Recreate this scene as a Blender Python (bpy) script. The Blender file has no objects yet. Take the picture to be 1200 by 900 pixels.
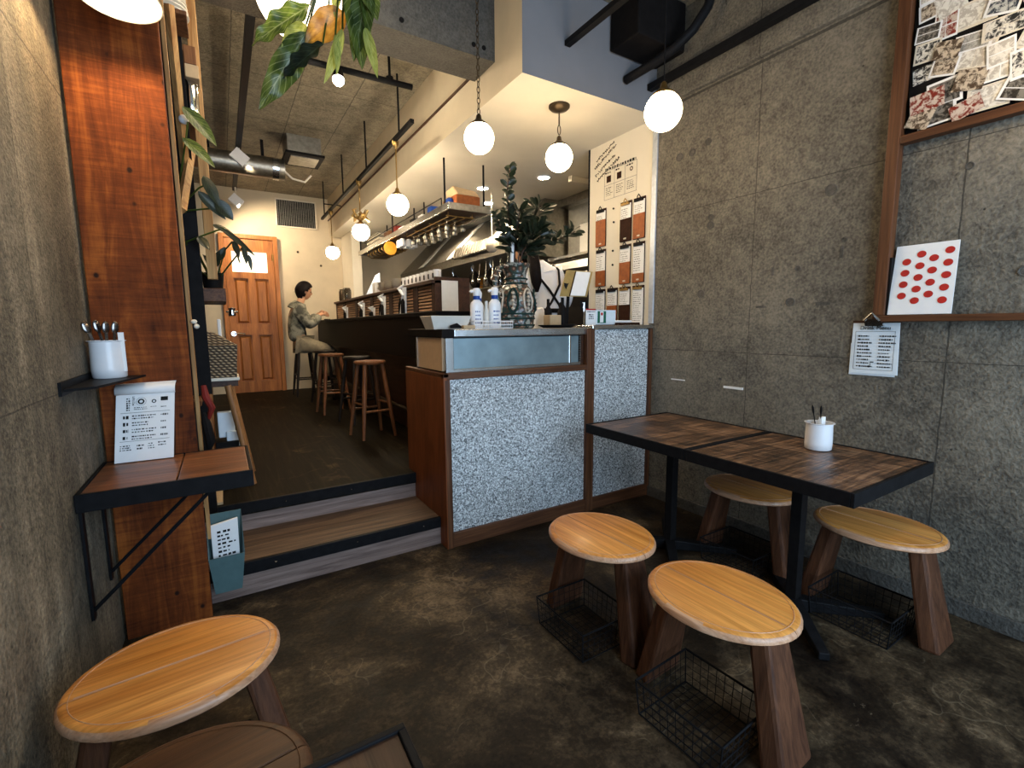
import bpy, bmesh, math, random
from math import pi, sin, cos, radians
from mathutils import Vector, Matrix, Quaternion
random.seed(7)
S = bpy.context.scene
COL = S.collection

# ------------------------------------------------------------------ materials
def newmat(name):
    m = bpy.data.materials.new(name); m.use_nodes = True
    nt = m.node_tree; nt.nodes.clear()
    out = nt.nodes.new('ShaderNodeOutputMaterial')
    p = nt.nodes.new('ShaderNodeBsdfPrincipled')
    nt.links.new(p.outputs[0], out.inputs[0])
    return m, nt, p
def N(nt, t, **k):
    n = nt.nodes.new(t)
    for a, b in k.items():
        if a in n.inputs: n.inputs[a].default_value = b
        else: setattr(n, a, b)
    return n
def ramp(nt, fac, stops, interp='LINEAR'):
    r = nt.nodes.new('ShaderNodeValToRGB'); r.color_ramp.interpolation = interp
    e = r.color_ramp.elements
    while len(e) < len(stops): e.new(.5)
    for i, (p, c) in enumerate(stops):
        e[i].position = p; e[i].color = (c[0], c[1], c[2], 1) if hasattr(c, '__len__') else (c, c, c, 1)
    nt.links.new(fac, r.inputs[0]); return r.outputs[0]
def mth(nt, op, a, b=None, c=None):
    n = nt.nodes.new('ShaderNodeMath'); n.operation = op
    for i, v in enumerate((a, b, c)):
        if v is None: continue
        if isinstance(v, (int, float)): n.inputs[i].default_value = v
        else: nt.links.new(v, n.inputs[i])
    return n.outputs[0]
def mixc(nt, fac, a, b, mode='MIX'):
    n = nt.nodes.new('ShaderNodeMix'); n.data_type = 'RGBA'; n.blend_type = mode
    for k, v in ((0, fac), (6, a), (7, b)):
        if isinstance(v, (int, float)): n.inputs[k].default_value = v
        elif isinstance(v, tuple): n.inputs[k].default_value = (v[0], v[1], v[2], 1)
        else: nt.links.new(v, n.inputs[k])
    return n.outputs[2]
def noise(nt, vec, scale, detail=4, rough=.5, dist=0):
    n = N(nt, 'ShaderNodeTexNoise'); n.inputs['Scale'].default_value = scale
    n.inputs['Detail'].default_value = detail; n.inputs['Roughness'].default_value = rough
    n.inputs['Distortion'].default_value = dist
    nt.links.new(vec, n.inputs['Vector']); return n.outputs[0]
def bump(nt, p, h, strength=.3, dist=.01):
    b = nt.nodes.new('ShaderNodeBump'); b.inputs['Strength'].default_value = strength
    b.inputs['Distance'].default_value = dist
    nt.links.new(h, b.inputs['Height']); nt.links.new(b.outputs[0], p.inputs['Normal'])
def objvec(nt, rnd=True):
    tc = nt.nodes.new('ShaderNodeTexCoord')
    if not rnd: return tc.outputs['Object']
    oi = nt.nodes.new('ShaderNodeObjectInfo')
    a = nt.nodes.new('ShaderNodeVectorMath'); a.operation = 'ADD'
    nt.links.new(tc.outputs['Object'], a.inputs[0])
    s = nt.nodes.new('ShaderNodeVectorMath'); s.operation = 'SCALE'
    s.inputs[0].default_value = (7.3, 5.1, 9.7); nt.links.new(oi.outputs['Random'], s.inputs['Scale'])
    nt.links.new(s.outputs[0], a.inputs[1]); return a.outputs[0]
def mapv(nt, vec, sc):
    m = nt.nodes.new('ShaderNodeMapping'); m.inputs['Scale'].default_value = sc
    nt.links.new(vec, m.inputs[0]); return m.outputs[0]

def plain(name, col, rough=.5, metal=0, var=.12, bmp=0, scale=30, **k):
    m, nt, p = newmat(name)
    v = objvec(nt); n = noise(nt, v, scale, 4)
    d = tuple(c * (1 - var) for c in col); l = tuple(min(1, c * (1 + var)) for c in col)
    nt.links.new(ramp(nt, n, [(.3, d), (.7, l)]), p.inputs['Base Color'])
    p.inputs['Roughness'].default_value = rough; p.inputs['Metallic'].default_value = metal
    p.inputs['Specular IOR Level'].default_value = .5 if metal or max(col) > .3 else (.05 if max(col) < .05 else .3)
    for a, b in k.items(): p.inputs[a.replace('_', ' ')].default_value = b
    if bmp: bump(nt, p, n, bmp, .004)
    return m
def wood(name, dark, light, axis='Y', rough=.45, grain=22, bmp=.25, knots=False, rnd=True, coat=0, lengthwise=1.3):
    m, nt, p = newmat(name)
    v = objvec(nt, rnd)
    s = [grain] * 3; s['XYZ'.index(axis)] = lengthwise
    mv = mapv(nt, v, tuple(s))
    n1 = noise(nt, mv, 1.0, 6, .62, 1.2)
    s2 = [grain * 5] * 3; s2['XYZ'.index(axis)] = lengthwise * 4
    n2 = noise(nt, mapv(nt, v, tuple(s2)), 1.0, 3, .6)
    mid = tuple((a + b) / 2 for a, b in zip(dark, light))
    c = ramp(nt, n1, [(.3, dark), (.5, mid), (.7, light)])
    c2 = ramp(nt, n2, [(.35, .72), (.6, 1.0)])
    c = mixc(nt, .8, c, c2, 'MULTIPLY')
    if knots:
        vo = N(nt, 'ShaderNodeTexVoronoi'); vo.inputs['Scale'].default_value = 3.2
        nt.links.new(mapv(nt, v, (1.6, 1.6, 1)), vo.inputs['Vector'])
        k = ramp(nt, vo.outputs['Distance'], [(.03, 0.0), (.075, 1.0)])
        c = mixc(nt, k, tuple(d * .3 for d in dark), c)
    nt.links.new(c, p.inputs['Base Color'])
    p.inputs['Roughness'].default_value = rough; p.inputs['Coat Weight'].default_value = coat
    p.inputs['Coat Roughness'].default_value = .25; p.inputs['Specular IOR Level'].default_value = .28
    h = mth(nt, 'ADD', n1, mth(nt, 'MULTIPLY', n2, .5)); bump(nt, p, h, bmp, .006)
    return m
def concrete(name, dark, light, joints=(), rough=.75, seedoff=0, streak=False):
    m, nt, p = newmat(name)
    g = nt.nodes.new('ShaderNodeNewGeometry')
    add = nt.nodes.new('ShaderNodeVectorMath'); add.operation = 'ADD'
    nt.links.new(g.outputs['Position'], add.inputs[0]); add.inputs[1].default_value = (seedoff, seedoff * .7, seedoff * 1.3)
    v = add.outputs[0]
    n1 = noise(nt, v, 1.7, 8, .6, .4); n2 = noise(nt, v, 14, 6, .65); n3 = noise(nt, v, 75, 3, .6)
    s = mth(nt, 'ADD', mth(nt, 'MULTIPLY', n1, .34), mth(nt, 'ADD', mth(nt, 'MULTIPLY', n2, .28), mth(nt, 'MULTIPLY', n3, .38)))
    mid = tuple((a + b) / 2 for a, b in zip(dark, light))
    c = ramp(nt, s, [(.40, dark), (.5, mid), (.60, light)])
    if streak:
        n4 = noise(nt, mapv(nt, v, (5, 5, .5)), 1, 4, .6)
        c = mixc(nt, .85, c, ramp(nt, n4, [(.38, .55), (.52, .95), (.64, 1.7)]), 'MULTIPLY')
    vo = N(nt, 'ShaderNodeTexVoronoi'); vo.inputs['Scale'].default_value = 9
    nt.links.new(v, vo.inputs['Vector'])
    pit = ramp(nt, vo.outputs['Distance'], [(.025, 0.0), (.045, 1.0)])
    c = mixc(nt, pit, tuple(d * .45 for d in dark), c)
    h = mth(nt, 'ADD', s, mth(nt, 'MULTIPLY', pit, .25))
    if joints:
        sep = nt.nodes.new('ShaderNodeSeparateXYZ'); nt.links.new(g.outputs['Position'], sep.inputs[0])
        tot = None
        wob = mth(nt, 'MULTIPLY', mth(nt, 'SUBTRACT', n2, .5), .012)
        for ax, val, w in joints:
            d = mth(nt, 'ABSOLUTE', mth(nt, 'SUBTRACT', mth(nt, 'ADD', sep.outputs['XYZ'.index(ax)], wob), val))
            k = mth(nt, 'LESS_THAN', d, w)
            tot = k if tot is None else mth(nt, 'MAXIMUM', tot, k)
        c = mixc(nt, mth(nt, 'MULTIPLY', tot, .75), c, tuple(d * .3 for d in dark))
        h = mth(nt, 'SUBTRACT', h, mth(nt, 'MULTIPLY', tot, .6))
    nt.links.new(c, p.inputs['Base Color'])
    p.inputs['Roughness'].default_value = rough
    bump(nt, p, h, .8, .02)
    return m
def emit(name, col, st):
    m, nt, p = newmat(name)
    p.inputs['Base Color'].default_value = (.8, .8, .78, 1)
    p.inputs['Emission Color'].default_value = (*col, 1); p.inputs['Emission Strength'].default_value = st
    return m

def timber():
    m, nt, p = newmat('stained_timber'); v = objvec(nt, False)
    a = noise(nt, mapv(nt, v, (16, 16, 1.6)), 1, 6, .6, 1.5); b = noise(nt, mapv(nt, v, (4, 4, 60)), 1, 5, .7, .6); c3 = noise(nt, v, 5, 5, .6)
    f = mth(nt, 'ADD', mth(nt, 'MULTIPLY', a, .45), mth(nt, 'ADD', mth(nt, 'MULTIPLY', b, .25), mth(nt, 'MULTIPLY', c3, .3)))
    c = ramp(nt, f, [(.37, (.045, .009, .002)), (.5, (.155, .035, .006)), (.62, (.32, .088, .014))])
    vo = N(nt, 'ShaderNodeTexVoronoi'); vo.inputs['Scale'].default_value = 9; nt.links.new(mapv(nt, v, (1, 1, .8)), vo.inputs['Vector'])
    k = ramp(nt, vo.outputs['Distance'], [(.05, 0.0), (.10, 1.0)]); c = mixc(nt, k, (.02, .006, .002), c)
    nt.links.new(c, p.inputs['Base Color']); p.inputs['Roughness'].default_value = .75; p.inputs['Specular IOR Level'].default_value = .2
    bump(nt, p, f, .5, .01); return m
M = {}
M['conc_r'] = concrete('concrete_wall_right', (.062, .055, .044), (.225, .20, .155),
    [('Y', 1.685, .0022), ('Y', .76, .003), ('Y', -.16, .003), ('Z', 1.124, .002), ('Z', 2.06, .002), ('Z', 2.775, .008)])
M['conc_l'] = concrete('concrete_wall_left', (.060, .049, .032), (.28, .235, .165),
    [('Y', 1.83, .002), ('Y', .9, .003), ('Z', 1.104, .002), ('Z', 2.145, .003)], seedoff=5, streak=True)
M['conc_c'] = concrete('concrete_ceiling', (.10, .086, .062), (.30, .262, .19),
    [('X', .70, .004), ('X', 1.15, .004), ('X', .2, .004), ('Y', 3.6, .004), ('Y', 4.5, .004), ('Y', 5.4, .004), ('Y', 6.3, .004), ('Y', 7.2, .004)], seedoff=9)
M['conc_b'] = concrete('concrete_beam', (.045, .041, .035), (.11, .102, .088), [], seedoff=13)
M['plaster'] = plain('cream_plaster', (.58, .50, .37), .8, var=.05, bmp=.15, scale=6)
M['plaster_w'] = plain('white_painted_plaster', (.74, .69, .58), .7, var=.03, bmp=.08, scale=5)
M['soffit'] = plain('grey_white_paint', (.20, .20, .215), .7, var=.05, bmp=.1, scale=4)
M['black'] = plain('black_metal', (.010, .010, .011), .42, 0, var=.2)
M['blackmat'] = plain('matte_black_paint', (.01, .009, .009), .6, var=.2)
M['darkcounter'] = plain('black_counter_laminate', (.004, .004, .005), .5, var=.3)
M['steel'] = plain('brushed_stainless_steel', (.72, .74, .75), .22, 1, var=.08)
M['steel_dark'] = plain('tarnished_steel', (.30, .285, .25), .42, 1, var=.2)
M['zinc'] = plain('blue_grey_steel_panel', (.23, .31, .34), .38, .55, var=.16, scale=8)
M['brass'] = plain('brass', (.34, .22, .08), .35, 1)
M['bronze'] = plain('dark_bronze', (.07, .05, .03), .4, .8)
M['gunmetal'] = plain('dark_polished_steel', (.22, .20, .19), .2, 1)
M['chrome'] = plain('polished_steel', (.75, .75, .75), .15, 1, var=.03)
M['white'] = plain('white_enamel', (.80, .80, .82), .25, var=.02)
M['paper'] = plain('white_paper', (.86, .86, .86), .7, var=.02, bmp=.1)
M['paper_b'] = plain('cool_white_paper', (.72, .80, .86), .7, var=.03, bmp=.1)
M['cream'] = plain('cream_ceramic', (.72, .66, .55), .35, var=.06)
M['ink'] = plain('black_ink', (.02, .02, .02), .7)
M['inkg'] = plain('grey_print', (.10, .10, .11), .7)
M['red'] = plain('red_ink', (.45, .012, .008), .6, var=.15)
M['redp'] = plain('red_plastic', (.16, .012, .008), .6)
M['green'] = plain('green_print', (.01, .12, .07), .6)
M['blue'] = plain('blue_plastic', (.01, .05, .28), .35)
M['leather'] = plain('tan_leather', (.30, .085, .02), .5, var=.2, bmp=.1)
M['leather_d'] = plain('dark_brown_leather', (.035, .014, .008), .5, var=.2)
M['card'] = plain('kraft_cardboard', (.52, .36, .20), .75, var=.06)
M['beige'] = plain('beige_laminate', (.62, .42, .25), .5, var=.05)
M['gold'] = plain('gold_foil', (.42, .31, .12), .4, .4)
M['orange'] = plain('orange_ceramic', (.8, .33, .03), .4)
M['teal'] = plain('pale_teal_enamel', (.085, .15, .155), .45, var=.08)
M['skin'] = plain('skin', (.52, .27, .16), .5, var=.06, scale=12)
M['hair'] = plain('black_hair', (.008, .006, .006), .5, var=.4, scale=60, bmp=.3)
M['denim'] = plain('olive_trousers', (.30, .25, .17), .8, var=.15, bmp=.3)
M['shirtw'] = plain('white_cotton', (.82, .82, .84), .8, var=.05, bmp=.4, scale=14)
M['clear'] = plain('frosted_plastic', (.66, .63, .57), .35, var=.05)
M['seat'] = wood('oak_seat', (.50, .175, .030), (.92, .43, .105), 'X', .36, 20, .18, coat=.15)
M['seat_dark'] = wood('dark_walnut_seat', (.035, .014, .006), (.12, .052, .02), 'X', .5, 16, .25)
M['seat_rim_highlight'] = wood('oak_rim_highlight', (.46, .22, .11), (.72, .44, .28), 'X', .34, 30, .2, coat=.3)  # edge paler and pinker: daylight on the rim put into the colour
M['leg'] = wood('brown_oak_leg', (.045, .017, .009), (.15, .060, .028), 'Z', .5, 26, .35)
M['pillar'] = timber()
M['stud'] = wood('raw_timber_stud', (.28, .12, .035), (.62, .36, .14), 'Z', .6, 18, .4)
M['stud_d'] = wood('dark_timber_stud', (.10, .035, .012), (.24, .10, .035), 'Z', .6, 18, .4)
M['trim'] = wood('red_brown_trim', (.055, .020, .009), (.17, .068, .028), 'Z', .5, 30, .3)
M['trimy'] = wood('red_brown_trim_y', (.055, .020, .009), (.17, .068, .028), 'Y', .5, 30, .3)
M['trimx'] = wood('red_brown_trim_x', (.055, .020, .009), (.17, .068, .028), 'X', .5, 30, .3)
M['counterside'] = wood('counter_side_board', (.13, .032, .009), (.25, .075, .022), 'Z', .5, 8, .12)
M['door'] = wood('door_wood', (.24, .080, .018), (.50, .19, .048), 'Z', .45, 12, .15)
def sawn(name, ax):
    m, nt, p = newmat(name); v = objvec(nt)
    def st(a, b, cc): return (a, b, cc) if ax == 'X' else (b, a, cc)
    a = noise(nt, mapv(nt, v, st(3, 38, 38)), 1, 6, .65, 1); b = noise(nt, mapv(nt, v, st(70, 5, 5)), 1, 4, .7, .5); g = noise(nt, v, 5, 4, .6)
    f = mth(nt, 'ADD', mth(nt, 'MULTIPLY', a, .45), mth(nt, 'ADD', mth(nt, 'MULTIPLY', b, .30), mth(nt, 'MULTIPLY', g, .25)))
    nt.links.new(ramp(nt, f, [(.42, (.012, .006, .003)), (.49, (.070, .033, .015)), (.55, (.22, .115, .058)), (.62, (.42, .26, .15))]), p.inputs['Base Color'])
    p.inputs['Roughness'].default_value = .33; p.inputs['Specular IOR Level'].default_value = .45; bump(nt, p, f, .7, .008); return m
M['tabletop'] = sawn('sawn_table_plank', 'X')
M['tabletop_y'] = wood('dark_red_brown_plank', (.022, .010, .006), (.095, .045, .025), 'Y', .5, 22, .4)
M['ledge'] = wood('ledge_plank', (.11, .038, .015), (.30, .115, .045), 'X', .42, 14, .4, coat=.15)
M['stepw'] = wood('step_plank', (.045, .026, .015), (.19, .115, .07), 'X', .55, 18, .5)
M['riser'] = wood('riser_plank', (.12, .078, .066), (.33, .235, .20), 'X', .6, 22, .5)
M['slat'] = wood('pale_slat', (.40, .20, .10), (.66, .40, .22), 'Y', .5, 20, .2)
M['barwood'] = wood('dark_bar_wood', (.025, .010, .005), (.085, .034, .016), 'Y', .5, 16, .3)
M['stoolleg'] = wood('copper_brown_stool_wood', (.13, .045, .018), (.32, .13, .05), 'Z', .4, 30, .2)
M['stoolblk'] = wood('black_brown_stool_wood', (.012, .009, .007), (.035, .025, .02), 'Z', .45, 30, .2)
M['pole'] = wood('round_pole_wood', (.20, .085, .028), (.42, .20, .075), 'Z', .5, 30, .2)
M['shelfw'] = wood('shelf_board_wood', (.16, .07, .03), (.36, .19, .09), 'Y', .5, 14, .2)

def terrazzo():
    m, nt, p = newmat('speckled_grey_laminate')
    v = objvec(nt, False)
    a = noise(nt, v, 105, 2, .6, 1.2); b = noise(nt, v, 3, 5, .65)
    c = ramp(nt, a, [(.40, (.09, .095, .10)), (.5, (.42, .45, .465)), (.58, (.88, .91, .92))])
    c = mixc(nt, .35, c, ramp(nt, b, [(.3, .6), (.7, 1.1)]), 'MULTIPLY')
    nt.links.new(c, p.inputs['Base Color']); p.inputs['Roughness'].default_value = .55
    return m
M['terrazzo'] = terrazzo()
def floor_mat():
    m, nt, p = newmat('worn_brown_concrete_floor')
    g = nt.nodes.new('ShaderNodeNewGeometry'); v = g.outputs['Position']
    n1 = noise(nt, v, 1.6, 8, .65, .6); n2 = noise(nt, v, 9, 7, .7, .4); n3 = noise(nt, v, 60, 4, .7)
    s = mth(nt, 'ADD', mth(nt, 'MULTIPLY', n1, .55), mth(nt, 'ADD', mth(nt, 'MULTIPLY', n2, .28), mth(nt, 'MULTIPLY', n3, .17)))
    c = ramp(nt, s, [(.41, (.006, .004, .003)), (.48, (.022, .015, .009)), (.54, (.060, .042, .024)), (.61, (.17, .12, .070))])
    n4 = noise(nt, v, 5, 8, .75, 1.5)
    sc = ramp(nt, n4, [(.66, 0.0), (.70, 1.0)])
    c = mixc(nt, mth(nt, 'MULTIPLY', sc, .5), c, (.24, .18, .12))
    vo = N(nt, 'ShaderNodeTexVoronoi'); vo.feature = 'DISTANCE_TO_EDGE'; vo.inputs['Scale'].default_value = 1.9
    w = nt.nodes.new('ShaderNodeVectorMath'); w.operation = 'ADD'
    ns = N(nt, 'ShaderNodeTexNoise'); ns.inputs['Scale'].default_value = 3; nt.links.new(v, ns.inputs['Vector'])
    nt.links.new(v, w.inputs[0]); nt.links.new(ns.outputs[1], w.inputs[1]); nt.links.new(w.outputs[0], vo.inputs['Vector'])
    cr = mth(nt, 'MULTIPLY', mth(nt, 'LESS_THAN', vo.outputs[0], .006), ramp(nt, n1, [(.5, 0.0), (.56, 1.0)]))
    c = mixc(nt, mth(nt, 'MULTIPLY', cr, .15), c, (.38, .30, .2))
    nt.links.new(c, p.inputs['Base Color'])
    r = ramp(nt, n2, [(.3, .4), (.7, .8)]); nt.links.new(r, p.inputs['Roughness']); p.inputs['Specular IOR Level'].default_value = .14
    bump(nt, p, s, .4, .015); return m
M['floor'] = floor_mat()
def plank_floor():
    m, nt, p = newmat('dark_plank_floor')
    g = nt.nodes.new('ShaderNodeNewGeometry'); v = g.outputs['Position']
    sep = nt.nodes.new('ShaderNodeSeparateXYZ'); nt.links.new(v, sep.inputs[0])
    w = .15
    fx = mth(nt, 'FRACT', mth(nt, 'DIVIDE', mth(nt, 'ADD', sep.outputs[0], 3), w))
    gap = mth(nt, 'LESS_THAN', fx, .035)
    idx = mth(nt, 'FLOOR', mth(nt, 'DIVIDE', mth(nt, 'ADD', sep.outputs[0], 3), w))
    cmb = nt.nodes.new('ShaderNodeCombineXYZ')
    nt.links.new(mth(nt, 'MULTIPLY', sep.outputs[0], 24), cmb.inputs[0])
    nt.links.new(mth(nt, 'ADD', mth(nt, 'MULTIPLY', sep.outputs[1], 1.5), mth(nt, 'MULTIPLY', idx, 7.7)), cmb.inputs[1])
    n = noise(nt, cmb.outputs[0], 1, 6, .6, .8)
    c = ramp(nt, n, [(.3, (.005, .0035, .002)), (.55, (.013, .0095, .005)), (.72, (.032, .022, .011))])
    n2 = noise(nt, v, 2.6, 7, .7, 1)
    c = mixc(nt, mth(nt, 'MULTIPLY', ramp(nt, n2, [(.58, 0.0), (.68, 1.0)]), .55), c, (.10, .062, .03))
    c = mixc(nt, mth(nt, 'MULTIPLY', gap, .8), c, (.008, .006, .004))
    nt.links.new(c, p.inputs['Base Color']); p.inputs['Roughness'].default_value = .6; p.inputs['Specular IOR Level'].default_value = .06
    bump(nt, p, mth(nt, 'SUBTRACT', n, gap), .3, .006); return m
M['plank'] = plank_floor()
def plaid():
    m, nt, p = newmat('grey_green_plaid_shirt'); v = objvec(nt, False)
    n = noise(nt, v, 11, 3, .5, .3); n2 = noise(nt, v, 40, 2)
    c = ramp(nt, n, [(.38, (.05, .05, .04)), (.5, (.15, .145, .11)), (.6, (.30, .29, .23))], 'EASE')
    c = mixc(nt, .3, c, ramp(nt, n2, [(.3, .5), (.7, 1.2)]), 'MULTIPLY')
    nt.links.new(c, p.inputs['Base Color']); p.inputs['Roughness'].default_value = .85; return m
M['plaid'] = plaid()
def weave():
    m, nt, p = newmat('woven_wicker'); v = objvec(nt, False)
    w1 = N(nt, 'ShaderNodeTexWave'); w1.wave_type = 'BANDS'; w1.bands_direction = 'DIAGONAL'; w1.inputs['Scale'].default_value = 22
    w1.inputs['Distortion'].default_value = 1; nt.links.new(v, w1.inputs[0])
    w2 = N(nt, 'ShaderNodeTexWave'); w2.bands_direction = 'Z'; w2.inputs['Scale'].default_value = 20; nt.links.new(v, w2.inputs[0])
    f = mth(nt, 'MULTIPLY', w1.outputs[1], w2.outputs[1])
    c = ramp(nt, f, [(.05, (.05, .03, .015)), (.4, (.30, .20, .11)), (.9, (.62, .48, .30))])
    nt.links.new(c, p.inputs['Base Color']); p.inputs['Roughness'].default_value = .7
    bump(nt, p, f, .8, .01); return m
M['weave'] = weave()
def leafmat(name, d, l, vein=(.5, .55, .3)):
    m, nt, p = newmat(name)
    tc = nt.nodes.new('ShaderNodeTexCoord'); v = tc.outputs['UV']
    sep = nt.nodes.new('ShaderNodeSeparateXYZ'); nt.links.new(v, sep.inputs[0])
    across = mth(nt, 'ABSOLUTE', mth(nt, 'SUBTRACT', sep.outputs[1], .5))
    t = mth(nt, 'FRACT', mth(nt, 'MULTIPLY', mth(nt, 'SUBTRACT', sep.outputs[0], mth(nt, 'MULTIPLY', across, .5)), 9))
    vn = mth(nt, 'MAXIMUM', mth(nt, 'LESS_THAN', t, .12), mth(nt, 'LESS_THAN', across, .025))
    n = noise(nt, v, 5, 4)
    c = ramp(nt, n, [(.35, d), (.7, l)])
    c = mixc(nt, mth(nt, 'MULTIPLY', vn, .28), c, vein)
    nt.links.new(c, p.inputs['Base Color']); p.inputs['Roughness'].default_value = .35
    tr = nt.nodes.new('ShaderNodeBsdfTranslucent'); nt.links.new(c, tr.inputs[0])
    mx = nt.nodes.new('ShaderNodeMixShader'); mx.inputs[0].default_value = .3
    nt.links.new(p.outputs[0], mx.inputs[1]); nt.links.new(tr.outputs[0], mx.inputs[2])
    out = [x for x in nt.nodes if x.type == 'OUTPUT_MATERIAL'][0]; nt.links.new(mx.outputs[0], out.inputs[0])
    return m
M['leaf'] = leafmat('green_leaf', (.020, .042, .006), (.12, .17, .028))
M['leaf_y'] = leafmat('yellow_green_leaf', (.22, .27, .04), (.5, .52, .14), (.75, .75, .4))
M['leaf_o'] = leafmat('orange_brown_leaf', (.30, .13, .015), (.62, .32, .05), (.2, .08, .01))
M['leaf_d'] = leafmat('dark_leaf', (.006, .011, .006), (.022, .034, .018), (.10, .13, .09))
def majolica():
    m, nt, p = newmat('majolica_glaze'); v = objvec(nt, False)
    vo = N(nt, 'ShaderNodeTexVoronoi'); vo.inputs['Scale'].default_value = 34; nt.links.new(v, vo.inputs['Vector'])
    c = ramp(nt, vo.outputs['Distance'], [(.14, (.42, .25, .17)), (.38, (.09, .045, .03)), (.7, (.03, .05, .042))])
    n = noise(nt, v, 22, 4); c = mixc(nt, ramp(nt, n, [(.56, 0.0), (.60, 1.0)]), c, (.30, .30, .26))
    nt.links.new(c, p.inputs['Base Color']); p.inputs['Roughness'].default_value = .22
    bump(nt, p, vo.outputs['Distance'], .5, .01); return m
M['majolica'] = majolica()
M['maj_g'] = plain('dark_green_glaze', (.015, .035, .032), .2, var=.4, scale=30)
M['maj_c'] = plain('pale_cream_glaze', (.50, .42, .33), .25, var=.25, scale=50)
M['globe'] = emit('lit_opal_glass', (1.0, .74, .44), 32)
M['globe_b'] = emit('lit_opal_glass_bar', (1.0, .80, .54), 85)
M['bulb'] = emit('lit_bulb', (1.0, .84, .60), 500)
M['bigglobe'] = emit('lit_large_shade', (1.0, .80, .54), 11)
M['shade_in'] = plain('cream_enamel_shade', (.85, .80, .62), .4, var=.03)
M['downl'] = emit('lit_downlight', (1.0, .80, .52), 260)
M['pane'] = emit('lit_frosted_pane', (1.0, .88, .62), 1.3)
M['photo'] = []
for i, (a, b) in enumerate([((.02, .02, .02), (.75, .72, .65)), ((.5, .46, .4), (.8, .77, .7)), ((.03, .025, .02), (.22, .2, .17)),
        ((.55, .3, .03), (.75, .5, .12)), ((.08, .05, .03), (.6, .5, .38)), ((.25, .24, .22), (.5, .48, .44)), ((.2, .02, .01), (.6, .5, .42)), ((.02, .03, .05), (.55, .55, .52))]):
    m, nt, p = newmat('printed_photo_card'); v = objvec(nt)
    n = noise(nt, v, 48, 6, .7, .6)
    nt.links.new(ramp(nt, n, [(.45, a), (.54, b)]), p.inputs['Base Color']); p.inputs['Roughness'].default_value = .3
    M['photo'].append(m)
def fl_glass():
    m, nt, p = newmat('clear_glass'); p.inputs['Base Color'].default_value = (.95, .97, .97, 1)
    p.inputs['Roughness'].default_value = .05; p.inputs['Transmission Weight'].default_value = 1; p.inputs['IOR'].default_value = 1.3
    return m
M['glass'] = fl_glass()

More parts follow.
